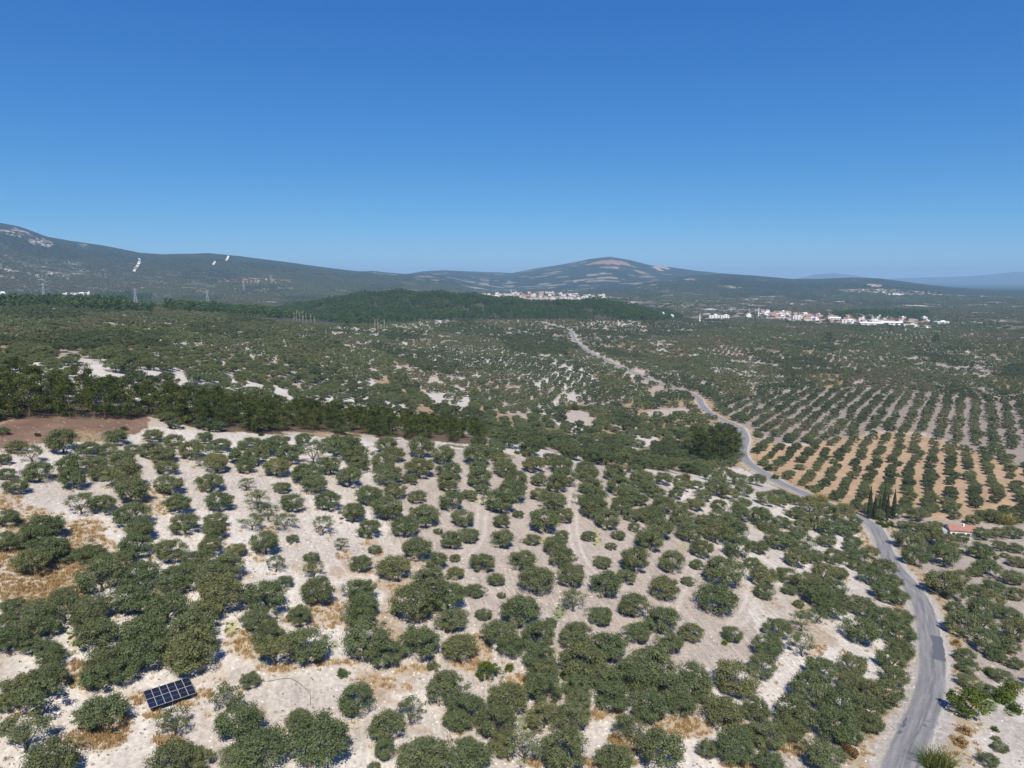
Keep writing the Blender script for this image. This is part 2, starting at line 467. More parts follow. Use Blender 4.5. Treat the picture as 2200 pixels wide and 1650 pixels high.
SO[m] = C_GREY * (0.9 + 0.2 * n20[m][:, None]); AUX[m, 0] = 0.3
m = in_poly(QX, QY, SPROUT_POLY) & (GR > 400) & (GR < 1200)
SO[m] = C_WHITE * (0.85 + 0.2 * n20[m][:, None])
m = in_poly(QX, QY, PINE_BELT) & (GR < 400)
SO[m] = C_PINE * (0.8 + 0.4 * n6[m][:, None])
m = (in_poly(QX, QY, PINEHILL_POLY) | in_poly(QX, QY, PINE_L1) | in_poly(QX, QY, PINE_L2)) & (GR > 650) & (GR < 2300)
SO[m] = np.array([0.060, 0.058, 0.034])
for p in BARE_POLYS:
    m = in_poly(QX, QY, p) & (GR > 250) & (GR < 900)
    SO[m] = C_BEIGE
m = in_poly(QX, QY, BACKWHITE) & (GR > 225) & (GR < 520)
SO[m] = C_WHITE * (0.92 + 0.16 * n20[m][:, None])
# patches of dry and green growth: px, py, rx, ry, kind, strength
SPOTS = [(110, 1180, 150, 60, 's'), (60, 1265, 120, 36, 's'), (330, 1080, 60, 30, 's'), (180, 1450, 60, 30, 's'), (540, 1390, 60, 25, 's'), (697, 1318, 52, 34, 'o'), (205, 1587, 66, 24, 'o'), (230, 1560, 60, 30, 'o'), (16, 1078, 38, 18, 'o'), (188, 1133, 42, 16, 'o'), (193, 936, 60, 14, 'o'), (362, 1592, 34, 14, 'o'), (600, 1436, 46, 9, 'o'), (715, 1425, 60, 7, 'o'),
         (800, 1462, 48, 7, 'o'), (850, 1477, 46, 7, 'o'), (1030, 1400, 24, 40, 'o'), (1010, 1432, 40, 12, 'o'), (1112, 1465, 38, 15, 's'), (100, 1275, 80, 22, 'o'), (140, 1235, 60, 24, 'o'), (60, 1110, 60, 20, 's'), (1290, 1536, 54, 12, 'o'),
         (1470, 1566, 60, 22, 's'), (1410, 1545, 46, 8, 'o'), (1590, 1640, 40, 14, 'o'), (1700, 1610, 40, 16, 'o'), (1310, 1640, 60, 14, 'o'), (1180, 1640, 60, 12, 'o'), (1350, 1600, 40, 20, 'o'), (300, 1498, 26, 16, 'o'), (330, 1532, 22, 14, 'o'),
         (433, 1490, 26, 12, 'o'), (400, 1512, 26, 8, 'o'), (890, 1437, 44, 8, 'o'), (560, 1200, 14, 10, 'o'), (575, 1140, 18, 8, 'o'), (735, 1195, 16, 12, 'o'), (790, 1165, 20, 8, 'o'), (670, 1225, 16, 8, 'o'), (850, 1265, 20, 12, 'o'),
         (900, 1330, 20, 10, 's'), (520, 1370, 30, 14, 's'), (1780, 1280, 16, 8, 'o'), (1755, 1395, 22, 16, 'o'), (1575, 1475, 40, 10, 'o'), (1815, 1405, 14, 8, 'o'), (1950, 1620, 10, 40, 's'),
         (165, 1378, 20, 16, 'y'), (158, 1470, 22, 10, 'y'), (497, 1348, 16, 16, 'y'), (845, 1310, 18, 10, 'y'), (715, 1385, 13, 8, 'g'), (1205, 1312, 13, 20, 'g'), (1172, 1163, 18, 10, 'y'), (1281, 1157, 12, 16, 'y'), (1125, 1552, 9, 16, 'g'),
         (145, 1355, 12, 6, 'g'), (1010, 1070, 10, 6, 'y'), (1030, 1078, 14, 6, 'y'), (955, 1053, 8, 5, 'y'), (1462, 1175, 12, 5, 'y'), (1555, 1378, 10, 10, 'g'), (2130, 1510, 22, 18, 'g'), (2160, 1500, 26, 16, 'g'), (2180, 1530, 30, 10, 'g'), (2105, 1480, 22, 12, 'y'),
         (1640, 1320, 8, 5, 'y'), (1743, 1415, 8, 8, 'y')]
SPC = {'o': (0.38, 0.285, 0.185), 's': (0.42, 0.34, 0.22), 'y': tuple(C_YEL), 'g': tuple(C_GREEN)}
spot_mask = np.zeros(GX.shape)
for (cx, cy, rx, ry, k) in SPOTS:
    e = ((QX - cx) / rx) ** 2 + ((QY - cy) / ry) ** 2
    wgt = ((1 - smooth(0.55, 1.25, e + (n6 - 0.5) * 0.9)) * (GR < 320))[..., None] * 0.62
    SO = SO * (1 - wgt) + np.array(SPC[k]) * wgt
    AUX[..., 0] *= (1 - wgt[..., 0]); AUX[..., 2] *= (1 - 0.6 * wgt[..., 0])
# verges of the road
vr = np.clip(GR / 500.0, 1.0, 1.8)
wv = ((1 - smooth(3.4 * vr, 5.2 * vr, RD)))[..., None]
SO = SO * (1 - wv) + np.array([0.45, 0.41, 0.36]) * wv
wv = (smooth(4.4, 5.6, RD + n6 * 2) * (1 - smooth(6.5, 9.5, RD + n6 * 3)))[..., None] * 0.75
SO = SO * (1 - wv) + np.array([0.37, 0.285, 0.16]) * wv
AUX[..., 0] *= smooth(5, 9, RD)
# wheel tracks: pairs of pale lines
TRACKS = [[(1238, 1005), (1234, 1060), (1230, 1110), (1233, 1150), (1246, 1195), (1270, 1228), (1305, 1250), (1340, 1262)], [(1040, 1070), (1035, 1110), (1030, 1150), (1010, 1180), (985, 1200)], [(1620, 1240), (1612, 1290), (1596, 1325), (1570, 1345)], [(1790, 1390), (1800, 1410), (1780, 1425), (1740, 1432)],
          [(1545, 1160), (1500, 1200), (1450, 1290), (1440, 1340)], [(505, 1060), (520, 1120), (505, 1180), (500, 1240)], [(335, 1000), (350, 1060), (372, 1130)], [(690, 1130), (730, 1200), (790, 1260)], [(1860, 1620), (1830, 1560), (1800, 1500)], [(2160, 1560), (2140, 1620), (2150, 1660)], [(480, 1560), (520, 1610), (540, 1660)]]
for tr in TRACKS:
    x, y, z, r = cast([p[0] for p in tr], [p[1] for p in tr])
    L = resample(np.stack([x, y], 1), 0.7)
    bx0, bx1, by0, by1 = L[:, 0].min() - 3, L[:, 0].max() + 3, L[:, 1].min() - 3, L[:, 1].max() + 3
    sel = np.nonzero((GX > bx0) & (GX < bx1) & (GY > by0) & (GY < by1))
    if len(sel[0]) == 0:
        continue
    dd = np.sqrt(((GX[sel][:, None] - L[None, :, 0]) ** 2 + (GY[sel][:, None] - L[None, :, 1]) ** 2).min(1))
    wt = np.exp(-((dd - 0.95) / 0.33) ** 2) * (0.45 + 0.5 * n6[sel])
    SO[sel] = SO[sel] * (1 - wt[:, None]) + np.array([0.56, 0.51, 0.45]) * wt[:, None]
    AUX[sel[0], sel[1], 0] *= (1 - (dd < 1.6) * 0.8)
# far land: woods and groves too far to plant one by one
farw = smooth(2900, 4000, GR)
np1 = fbm(GX / 110.0, GY / 80.0, 101, 5); np2 = fbm(GX / 900.0, GY / 700.0, 111, 3)
mid = np.exp(-((PX - 1150) / 430.0) ** 2)
thr = 0.715 - 0.10 * mid - 0.12 * (np2 - 0.5) + (0.07 + 0.04 * smooth(3600, 4400, GR)) * (PX < 800) + 0.05 * (PX > 1650) + 0.07 * smooth(5600, 6600, GR)
pw = smooth(thr, thr + 0.05, np1)
farc = C_VEG * (0.5 + 1.0 * fbm(GX / 260.0, GY / 260.0, 99, 5)[..., None]) * (1 - pw[..., None]) + C_PALE * pw[..., None]
SO = SO * (1 - farw[..., None]) + farc * farw[..., None]
AUX[..., 1] = farw * (1 - pw); AUX[..., 0] *= (1 - farw); AUX[..., 2] *= (1 - farw)
FARPOLY = [([(0, 487), (30, 488), (75, 506), (50, 509), (0, 501)], (0.42, 0.36, 0.32), 0.5), ([(55, 516), (85, 510), (117, 521), (105, 531), (60, 526)], (0.42, 0.35, 0.31), 0.45), ([(162, 521), (187, 525), (180, 531)], (0.36, 0.3, 0.27), 0.5),
           ([(1255, 569), (1290, 560), (1312, 558), (1338, 561), (1362, 571), (1320, 568), (1290, 567)], (0.31, 0.175, 0.14), 0.15), ([(1398, 574), (1410, 570), (1434, 570), (1440, 578), (1420, 582)], (0.42, 0.30, 0.24), 0.4),
           ([(1795, 622), (1870, 621), (1905, 620), (1950, 624), (2010, 628), (1990, 632), (1930, 633), (1900, 629), (1830, 628)], (0.46, 0.36, 0.28), 0.2), ([(1898, 629), (1946, 629), (1940, 633), (1905, 634)], (0.7, 0.68, 0.64), 0),
           ([(1862, 610), (1896, 612), (1890, 616), (1865, 615)], (0.42, 0.33, 0.26), 0.2), ([(1990, 631), (2200, 638), (2200, 641), (1990, 634)], (0.4, 0.33, 0.25), 0.35), ([(490, 604), (540, 597), (600, 599), (650, 604), (600, 608), (520, 608)], (0.45, 0.33, 0.21), 0.45)]
for (poly, c, nz) in FARPOLY:
    m = in_poly(QX, QY, poly) & (GR > 2600) & (fbm(GX / 40, GY / 40, 131, 3) > nz)
    SO[m] = c; AUX[m, 1] = 0
ROWC = np.hypot(GX + 260, GY - 60) + 2.2 * fbm(GX / 22, GY / 22, 141, 3)

# ------------------------------------------------------------------ the ground sheet
def grid_mesh(name, X, Y, Z):
    ni, nj = X.shape
    me = bpy.data.meshes.new(name)
    me.vertices.add(ni * nj)
    me.vertices.foreach_set('co', np.stack([X, Y, Z], -1).astype(np.float32).ravel())
    i, j = np.meshgrid(np.arange(ni - 1), np.arange(nj - 1), indexing='ij')
    a = (i * nj + j).ravel()
    q = np.stack([a, a + nj, a + nj + 1, a + 1], 1)[:, ::-1]
    me.loops.add(q.size)
    me.loops.foreach_set('vertex_index', q.ravel().astype(np.int32))
    me.polygons.add(len(q))
    me.polygons.foreach_set('loop_start', (np.arange(len(q)) * 4).astype(np.int32))
    me.polygons.foreach_set('use_smooth', np.ones(len(q), bool))
    me.update(calc_edges=True)
    return me

gme = grid_mesh('ground', GX, GY, GZ)
def col_attr(me, name, arr):
    at = me.attributes.new(name, 'FLOAT_COLOR', 'POINT')
    at.data.foreach_set('color', np.concatenate([arr.reshape(-1, 3), np.ones((arr.size // 3, 1))], 1).astype(np.float32).ravel())
col_attr(gme, 'soil', SO * 0.87)
col_attr(gme, 'aux', AUX)
at = gme.attributes.new('along', 'FLOAT', 'POINT'); at.data.foreach_set('value', (np.arctan2(GY - 60, GX + 260) * 330.0).astype(np.float32).ravel())
at = gme.attributes.new('row', 'FLOAT', 'POINT'); at.data.foreach_set('value', ROWC.astype(np.float32).ravel())

gm, nt, b = new_mat('soil', 0.95)
geo = nd(nt, 'ShaderNodeNewGeometry'); pos = geo.outputs['Position']
soil = nd(nt, 'ShaderNodeAttribute', attribute_name='soil').outputs['Color']
aux = nd(nt, 'ShaderNodeAttribute', attribute_name='aux').outputs['Color']
sep = nt.nodes.new('ShaderNodeSeparateColor'); nt.links.new(aux, sep.inputs[0])
row = nd(nt, 'ShaderNodeAttribute', attribute_name='row').outputs['Fac']
fine = noise_n(nt, pos, 1.6, 6, 0.65)
mids = noise_n(nt, pos, 0.22, 5, 0.6)
big = noise_n(nt, pos, 0.035, 4)
f = math_n(nt, 'MULTIPLY', rgb_map(nt, fine, 0.3, 0.7, 0.76, 1.19), rgb_map(nt, mids, 0.3, 0.7, 0.9, 1.09))
c = mix_c(nt, 1.0, soil, f, 'MULTIPLY')
# clods and stones
vo = nd(nt, 'ShaderNodeTexVoronoi', Scale=1.15); nt.links.new(pos, vo.inputs['Vector'])
clod = math_n(nt, 'LESS_THAN', vo.outputs['Distance'], 0.26)
sepv = nt.nodes.new('ShaderNodeSeparateColor'); nt.links.new(vo.outputs['Color'], sepv.inputs[0])
pick = math_n(nt, 'GREATER_THAN', sepv.outputs[0], 0.52)
patchy = rgb_map(nt, mids, 0.46, 0.60, 0.0, 1.0)
sf = math_n(nt, 'MULTIPLY', math_n(nt, 'MULTIPLY', clod, pick), math_n(nt, 'MULTIPLY', patchy, sep.outputs[2]))
c = mix_c(nt, math_n(nt, 'MULTIPLY', sf, 0.8), c, (0.20, 0.175, 0.14))
pick2 = math_n(nt, 'LESS_THAN', sepv.outputs[0], 0.12)
sf2 = math_n(nt, 'MULTIPLY', math_n(nt, 'MULTIPLY', clod, pick2), sep.outputs[2])
c = mix_c(nt, math_n(nt, 'MULTIPLY', sf2, 0.7), c, (0.72, 0.69, 0.63))
# wheel and harrow marks along the lanes
rown = math_n(nt, 'ADD', math_n(nt, 'ADD', row, math_n(nt, 'MULTIPLY', fine, 0.6)), math_n(nt, 'MULTIPLY', big, 9.0))
s1 = math_n(nt, 'SINE', math_n(nt, 'MULTIPLY', rown, 2 * math.pi / 0.8))
s2 = math_n(nt, 'SINE', math_n(nt, 'MULTIPLY', rown, 2 * math.pi / 2.3))
fm = math_n(nt, 'MULTIPLY', sep.outputs[0], rgb_map(nt, big, 0.38, 0.62, 0.15, 1.0))
furrow = math_n(nt, 'MULTIPLY', math_n(nt, 'ADD', s1, math_n(nt, 'MULTIPLY', s2, 0.8)), fm)
c = mix_c(nt, 1.0, c, rgb_map(nt, furrow, -1.5, 1.5, 0.83, 1.10), 'MULTIPLY')
along = nd(nt, 'ShaderNodeAttribute', attribute_name='along').outputs['Fac']
cv = nt.nodes.new('ShaderNodeCombineXYZ'); nt.links.new(math_n(nt, 'MULTIPLY', row, 1.1), cv.inputs[0]); nt.links.new(math_n(nt, 'MULTIPLY', along, 0.16), cv.inputs[1])
stk = noise_n(nt, cv.outputs[0], 1.0, 5, 0.7)
c = mix_c(nt, sep.outputs[0], c, mix_c(nt, 1.0, c, rgb_map(nt, stk, 0.3, 0.7, 0.72, 1.2), 'MULTIPLY'))
# far canopy: crowns a few metres across with soil showing between
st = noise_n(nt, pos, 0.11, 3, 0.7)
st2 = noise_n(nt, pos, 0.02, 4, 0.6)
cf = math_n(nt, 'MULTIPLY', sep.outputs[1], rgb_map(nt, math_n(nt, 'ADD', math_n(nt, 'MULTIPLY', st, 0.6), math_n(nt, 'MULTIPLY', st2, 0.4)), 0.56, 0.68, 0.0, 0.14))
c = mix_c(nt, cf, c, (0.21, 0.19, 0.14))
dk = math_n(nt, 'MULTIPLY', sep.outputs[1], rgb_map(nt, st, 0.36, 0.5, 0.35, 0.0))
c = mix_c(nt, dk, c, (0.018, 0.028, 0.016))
nt.links.new(c, b.inputs['Base Color'])
hgt = math_n(nt, 'ADD', math_n(nt, 'MULTIPLY', fine, 0.16), math_n(nt, 'MULTIPLY', furrow, 0.05))
hgt = math_n(nt, 'ADD', hgt, math_n(nt, 'MULTIPLY', math_n(nt, 'MULTIPLY', st, 9.0), sep.outputs[1]))
hgt = math_n(nt, 'ADD', hgt, math_n(nt, 'MULTIPLY', math_n(nt, 'ADD', sf, sf2), 0.10))
bp = nd(nt, 'ShaderNodeBump', Strength=1.0, Distance=1.0)
nt.links.new(hgt, bp.inputs['Height'])
nt.links.new(bp.outputs[0], b.inputs['Normal'])
gme.materials.append(gm)
ground = bpy.data.objects.new('ground', gme)
ground['kind'] = 'structure'
COL.objects.link(ground)

# ------------------------------------------------------------------ road
def mesh_obj(name, verts, faces, mat, parent=None, smooth_=False):
    me = bpy.data.meshes.new(name)
    me.from_pydata([tuple(map(float, v)) for v in verts], [], faces)
    me.update()
    if smooth_:
        me.polygons.foreach_set('use_smooth', [True] * len(me.polygons))
    me.materials.append(mat)
    o = bpy.data.objects.new(name, me)
    COL.objects.link(o)
    o.parent = parent
    return o

TAN_ = np.gradient(ROAD, axis=0); TAN_ /= np.linalg.norm(TAN_, axis=1)[:, None]
NRM = np.stack([TAN_[:, 1], -TAN_[:, 0]], 1)                # to the right of travel
ALONG = np.arange(len(ROAD)) * 2.0

def road_pt(s, off, lift=0.0):
    k = s / 2.0
    i = np.arange(len(ROAD))
    x = np.interp(k, i, ROAD[:, 0]) + np.interp(k, i, NRM[:, 0]) * off
    y = np.interp(k, i, ROAD[:, 1]) + np.interp(k, i, NRM[:, 1]) * off
    rr = np.hypot(x, y)
    z = height(x, y)
    zc = np.interp(k, i, RZ)
    return x, y, np.maximum(z, zc) + 0.10 + 0.0009 * rr + lift

rm, nt, b = new_mat('asphalt', 0.85)
uv = nd(nt, 'ShaderNodeUVMap'); sx = nt.nodes.new('ShaderNodeSeparateXYZ'); nt.links.new(uv.outputs[0], sx.inputs[0])
geo = nd(nt, 'ShaderNodeNewGeometry')
mp = nd(nt, 'ShaderNodeMapping'); mp.inputs['Scale'].default_value = (1.0, 0.05, 1.0); nt.links.new(uv.outputs[0], mp.inputs[0])
streak = noise_n(nt, mp.outputs[0], 1.7, 5, 0.6)
grain = noise_n(nt, geo.outputs['Position'], 2.2, 6, 0.7)
blot = noise_n(nt, geo.outputs['Position'], 0.25, 4)
c = ramp_n(nt, streak, [(0.36, (0.165, 0.162, 0.165)), (0.5, (0.202, 0.198, 0.199)), (0.66, (0.250, 0.243, 0.236))])
c = mix_c(nt, 1.0, c, rgb_map(nt, grain, 0.3, 0.7, 0.86, 1.12), 'MULTIPLY')
# dark oil lines at the middle and the right wheel path
def band(center, width):
    d = math_n(nt, 'ABSOLUTE', math_n(nt, 'SUBTRACT', math_n(nt, 'ADD', sx.outputs[0], math_n(nt, 'MULTIPLY', math_n(nt, 'SUBTRACT', blot, 0.5), 1.2)), center))
    return rgb_map(nt, d, width * 0.4, width, 1.0, 0.0)
bd = math_n(nt, 'ADD', band(0.15, 0.5), math_n(nt, 'MULTIPLY', band(1.7, 0.3), 0.6))
bd = math_n(nt, 'MULTIPLY', bd, rgb_map(nt, streak, 0.42, 0.6, 0.65, 0.0))
c = mix_c(nt, bd, c, (0.11, 0.11, 0.12))
ed = rgb_map(nt, math_n(nt, 'ADD', math_n(nt, 'ABSOLUTE', sx.outputs[0]), math_n(nt, 'MULTIPLY', grain, 0.8)), 2.35, 2.85, 0.0, 0.9)
c = mix_c(nt, ed, c, (0.42, 0.385, 0.34))
nt.links.new(c, b.inputs['Base Color'])
bp = nd(nt, 'ShaderNodeBump', Strength=0.4, Distance=0.05); nt.links.new(grain, bp.inputs['Height']); nt.links.new(bp.outputs[0], b.inputs['Normal'])

offs = np.linspace(-2.6, 2.6, 9)
rv, rf, ruv = [], [], []
SS = np.arange(0, ALONG[-1], 1.5)
for o_ in offs:
    edge = np.where(abs(o_) > 2.5, (vnoise(SS / 2.3, SS * 0 + o_, 5) - 0.5) * 0.9, 0)
    x, y, z = road_pt(SS, o_ + edge)
    camber = -0.02 * abs(o_)
    rv.append(np.stack([x, y, z + camber - (0.16 if abs(o_) > 2.5 else 0.0)], 1))
rv = np.stack(rv, 1)                              # along, across
nA, nB = rv.shape[:2]
me = grid_mesh('road', rv[..., 0], rv[..., 1], rv[..., 2])
uvl = me.uv_layers.new(name='UVMap')
li = np.zeros(len(me.loops), np.int32); me.loops.foreach_get('vertex_index', li)
U = np.stack([np.broadcast_to(offs[None], (nA, nB)), np.broadcast_to(SS[:, None], (nA, nB))], -1).reshape(-1, 2)
uvl.data.foreach_set('uv', U[li].astype(np.float32).ravel())
me.materials.append(rm)
road = bpy.data.objects.new('road', me); road['kind'] = 'structure'; COL.objects.link(road)
if np.cross(rv[1, 0] - rv[0, 0], rv[0, 1] - rv[0, 0])[2] > 0:
    me.flip_normals()

patch_m = simple_mat('fresh_asphalt', (0.10, 0.105, 0.12), 0.85, 0.15, 2.0)
def nearest_s(px, py):
    x, y, z, _ = cast([px], [py])
    k = ((ROAD[:, 0] - x[0]) ** 2 + (ROAD[:, 1] - y[0]) ** 2).argmin()
    return k * 2.0
def road_patch(s0, s1, a, b_, ragged, seed):
    n = max(4, int((s1 - s0) / 0.8)); ss = np.linspace(s0, s1, n)
    va = a + ragged * (vnoise(ss / 1.1, ss * 0, seed) - 0.5); vb = b_ + ragged * (vnoise(ss / 1.3, ss * 0 + 9, seed) - 0.5)
    V, F = [], []
    m_ = 5
    for k in range(m_):
        off = va + (vb - va) * k / (m_ - 1)
        x, y, z = road_pt(ss, off, 0.02)
        V += list(zip(x, y, z - 0.02 * np.abs(off)))
    for k in range(m_ - 1):
        for i in range(n - 1):
            q = [k * n + i, k * n + i + 1, (k + 1) * n + i + 1, (k + 1) * n + i]
            F.append(q[::-1])
    o = mesh_obj('asphalt_patch', V, F, patch_m, road)
    return o
s_a = nearest_s(2008, 1418); s_b = nearest_s(2000, 1364)
o = road_patch(s_a, s_b, 0.25, 2.25, 0.25, 3); o['label'] = 'large dark repair patch on the right lane'
s_c = nearest_s(1985, 1560); road_patch(s_c, s_c + 3.6, 0.7, 1.3, 0.5, 5)
s_d = nearest_s(1955, 1580); road_patch(s_d, s_d + 7.0, -1.9, -1.45, 0.3, 8)
# bare tracks cut up the mountain side
m_scar = simple_mat('bare_chalk_track', (0.66, 0.62, 0.56), 0.95, 0.12, 0.05)
for pl, w_ in (([(299, 556), (300, 562), (297, 569), (293, 575), (289, 580), (288, 585)], 11.0), ([(462, 562), (460, 566), (457, 570)], 10.0), ([(491, 550), (489, 555), (486, 561)], 10.0)):
    x, y, z, r = cast([p[0] for p in pl], [p[1] for p in pl])
    L = resample(np.stack([x, y], 1), 14.0)
    tg = np.gradient(L, axis=0); tg /= np.linalg.norm(tg, axis=1)[:, None]; nr = np.stack([tg[:, 1], -tg[:, 0]], 1)
    wv_ = w_ * (0.75 + 0.5 * vnoise(np.arange(len(L)) * 0.4, np.zeros(len(L)), 77))
    rows_ = [L + nr * wv_[:, None] * t_ for t_ in (-0.5, -0.17, 0.17, 0.5)]
    G = np.stack(rows_, 1)
    me = grid_mesh('path', G[..., 0], G[..., 1], height(G[..., 0], G[..., 1]) + 2.0)
    me.materials.append(m_scar)
    o = bpy.data.objects.new('path', me); o['kind'] = 'structure'; COL.objects.link(o)
print('ground and road done')
# ------------------------------------------------------------------ foliage meshes
def leaf_mesh(name, C, N, size, asp, mat, seed, jitter=0.9, tint=None):
    """one small four-sided leaf spray at every point"""
    g = np.random.default_rng(seed)
    n = len(C)
    A = N + jitter * g.normal(size=(n, 3)); A /= np.linalg.norm(A, axis=1)[:, None]
    T = np.cross(A, g.normal(size=(n, 3))); T /= np.linalg.norm(T, axis=1)[:, None] + 1e-9
    B = np.cross(A, T)
    s = (size * g.uniform(0.65, 1.35, n))[:, None]
    V = np.stack([C - T * s, C - B * s * asp + A * s * 0.15, C + T * s, C + B * s * asp + A * s * 0.15], 1).reshape(-1, 3)
    me = bpy.data.meshes.new(name)
    me.vertices.add(4 * n); me.vertices.foreach_set('co', V.astype(np.float32).ravel())
    me.loops.add(4 * n); me.loops.foreach_set('vertex_index', np.arange(4 * n, dtype=np.int32))
    me.polygons.add(n); me.polygons.foreach_set('loop_start', (np.arange(n) * 4).astype(np.int32))
    me.update(calc_edges=True)
    t = g.random(n) if tint is None else np.clip(tint + 0.25 * g.normal(size=n), 0, 1)
    at = me.attributes.new('tint', 'FLOAT', 'POINT'); at.data.foreach_set('value', np.repeat(t, 4).astype(np.float32))
    me.materials.append(mat)
    return me

def sph(g, n):
    v = g.normal(size=(n, 3)); return v / np.linalg.norm(v, axis=1)[:, None]

def clumps_to_leaves(g, clumps, per, flat=0.8):
    C, N, T = [], [], []
    for (c, r, t) in clumps:
        d = sph(g, per)
        rad = r * g.uniform(0.35, 1.3, per)
        p = d * rad[:, None]; p[:, 2] *= flat
        C.append(np.array(c) + p); N.append(d); T.append(np.full(per, t))
    return np.concatenate(C), np.concatenate(N), np.concatenate(T)

def olive_clumps(g, nl, nc, kind):
    """clumps over an uneven rounded crown that reaches close to the ground"""
    lob = [(sph(g, 1)[0], g.uniform(0.10, 0.26)) for _ in range(nl + 3)]
    for (d, _a) in lob:
        d[2] = abs(d[2]) * 0.7
    out = []
    k = 0
    while k < nc:
        d = sph(g, 1)[0]
        if d[2] < -0.62:
            continue
        f = 0.74 + sum(a_ * max(0.0, float(d @ l_)) ** 6 for (l_, a_) in lob) * 1.3
        f *= g.uniform(0.72, 1.02)
        c = d * np.array([0.40, 0.40, 0.335]) * f
        c[2] += 0.335
        if kind == 'flat':
            c[2] = 0.50 + 0.16 * (1 - 3.2 * (c[0] ** 2 + c[1] ** 2)) + g.uniform(-0.05, 0.05)
        elif kind == 'sparse':
            c[2] += 0.06
        out.append((c, g.uniform(0.06, 0.105), g.uniform(0.1, 0.9)))
        k += 1
    return out

def norm_crown(C):
    q = np.percentile(np.hypot(C[:, 0], C[:, 1]), 96)
    C = C.copy(); C[:, :2] *= 0.5 / q
    return C

def leaf_material(name, stops, tlo, thi, transl=0.22, hue_scale=1.0):
    m, nt, b = new_mat(name, 0.8)
    b.inputs['Specular IOR Level'].default_value = 0.08
    oi = nd(nt, 'ShaderNodeObjectInfo')
    c = ramp_n(nt, oi.outputs['Random'], [(p_, tuple(0.88 * v_ for v_ in c_)) for (p_, c_) in stops])
    tint = nd(nt, 'ShaderNodeAttribute', attribute_name='tint').outputs['Fac']
    c = mix_c(nt, 1.0, c, rgb_map(nt, tint, 0, 1, tlo, thi), 'MULTIPLY')
    tc = nd(nt, 'ShaderNodeTexCoord')
    n = noise_n(nt, tc.outputs['Object'], 3.0, 2)
    c2 = mix_c(nt, rgb_map(nt, n, 0.42, 0.62, 0.0, 0.45), c, mix_c(nt, 1.0, c, (1.22, 1.16, 0.85), 'MULTIPLY'))
    nt.links.new(c2, b.inputs['Base Color'])
    tr = nt.nodes.new('ShaderNodeBsdfTranslucent'); nt.links.new(mix_c(nt, 1.0, c2, (1.25, 1.3, 0.6), 'MULTIPLY'), tr.inputs[0])
    mx = nt.nodes.new('ShaderNodeMixShader'); mx.inputs[0].default_value = transl
    out = nt.nodes['Material Output']
    nt.links.new(b.outputs[0], mx.inputs[1]); nt.links.new(tr.outputs[0], mx.inputs[2]); nt.links.new(mx.outputs[0], out.inputs['Surface'])
    return m

M_OLIVE = leaf_material('olive_leaves', [(0.0, (0.124, 0.151, 0.071)), (0.3, (0.102, 0.135, 0.064)), (0.55, (0.144, 0.166, 0.084)), (0.8, (0.111, 0.131, 0.061)), (1.0, (0.166, 0.174, 0.079))], 0.68, 1.32, 0.12)
M_OLIVE_PALE = leaf_material('silvery_olive_leaves', [(0.0, (0.142, 0.147, 0.087)), (0.35, (0.125, 0.135, 0.075)), (0.7, (0.157, 0.154, 0.090)), (1.0, (0.149, 0.143, 0.073))], 0.7, 1.3, 0.12)
M_OLIVE_DEEP = leaf_material('deep_olive_leaves', [(0.0, (0.068, 0.094, 0.047)), (0.5, (0.084, 0.108, 0.055)), (1.0, (0.104, 0.121, 0.058))], 0.68, 1.32, 0.12)
M_PINE = leaf_material('pine_needles', [(0.0, (0.053, 0.074, 0.022)), (0.5, (0.068, 0.088, 0.024)), (1.0, (0.094, 0.109, 0.028))], 0.5, 1.6, 0.15)
M_WOOD = leaf_material('wood_needles', [(0.0, (0.048, 0.086, 0.029)), (0.5, (0.066, 0.108, 0.035)), (1.0, (0.092, 0.134, 0.044))], 0.45, 1.7, 0.15)
M_CYP = leaf_material('cypress_leaves', [(0.0, (0.034, 0.048, 0.024)), (1.0, (0.044, 0.058, 0.028))], 0.6, 1.4, 0.1)
M_GREEN = leaf_material('fresh_leaves', [(0.0, (0.075, 0.115, 0.024)), (0.5, (0.11, 0.15, 0.03)), (1.0, (0.15, 0.17, 0.04))], 0.6, 1.4, 0.3)
M_DRY = leaf_material('dry_leaves', [(0.0, (0.30, 0.185, 0.085)), (0.5, (0.36, 0.25, 0.12)), (1.0, (0.27, 0.16, 0.075))], 0.6, 1.4, 0.2)
M_RUST = leaf_material('rusty_leaves', [(0.0, (0.15, 0.085, 0.04)), (1.0, (0.19, 0.11, 0.045))], 0.6, 1.4, 0.2)
M_STRAW = leaf_material('straw', [(0.0, (0.42, 0.285, 0.145)), (0.5, (0.50, 0.37, 0.20)), (1.0, (0.36, 0.22, 0.105))], 0.6, 1.35, 0.2)
M_DEAD = leaf_material('dead_twigs', [(0.0, (0.17, 0.145, 0.145)), (1.0, (0.24, 0.21, 0.20))], 0.7, 1.3, 0.1)
M_BARK = simple_mat('bark', (0.12, 0.095, 0.07), 0.95, 0.35, 9.0)
M_PALEBARK = simple_mat('pale_bark', (0.34, 0.31, 0.27), 0.95, 0.2, 6.0)

def tube(V, F, p0, p1, r0, r1, n=6):
    p0 = np.array(p0, float); p1 = np.array(p1, float)
    d = p1 - p0; d /= np.linalg.norm(d) + 1e-9
    a = np.cross(d, [0.3, 0.5, 0.8]); a /= np.linalg.norm(a); b_ = np.cross(d, a)
    k = len(V)
    for (p, r) in ((p0, r0), (p1, r1)):
        for i in range(n):
            t = 2 * math.pi * i / n
            V.append(p + r * (math.cos(t) * a + math.sin(t) * b_))
    for i in range(n):
        F.append((k + i, k + (i + 1) % n, k + n + (i + 1) % n, k + n + i))
    F.append(tuple(k + n + i for i in range(n)))
    F.append(tuple(k + i for i in range(n))[::-1])

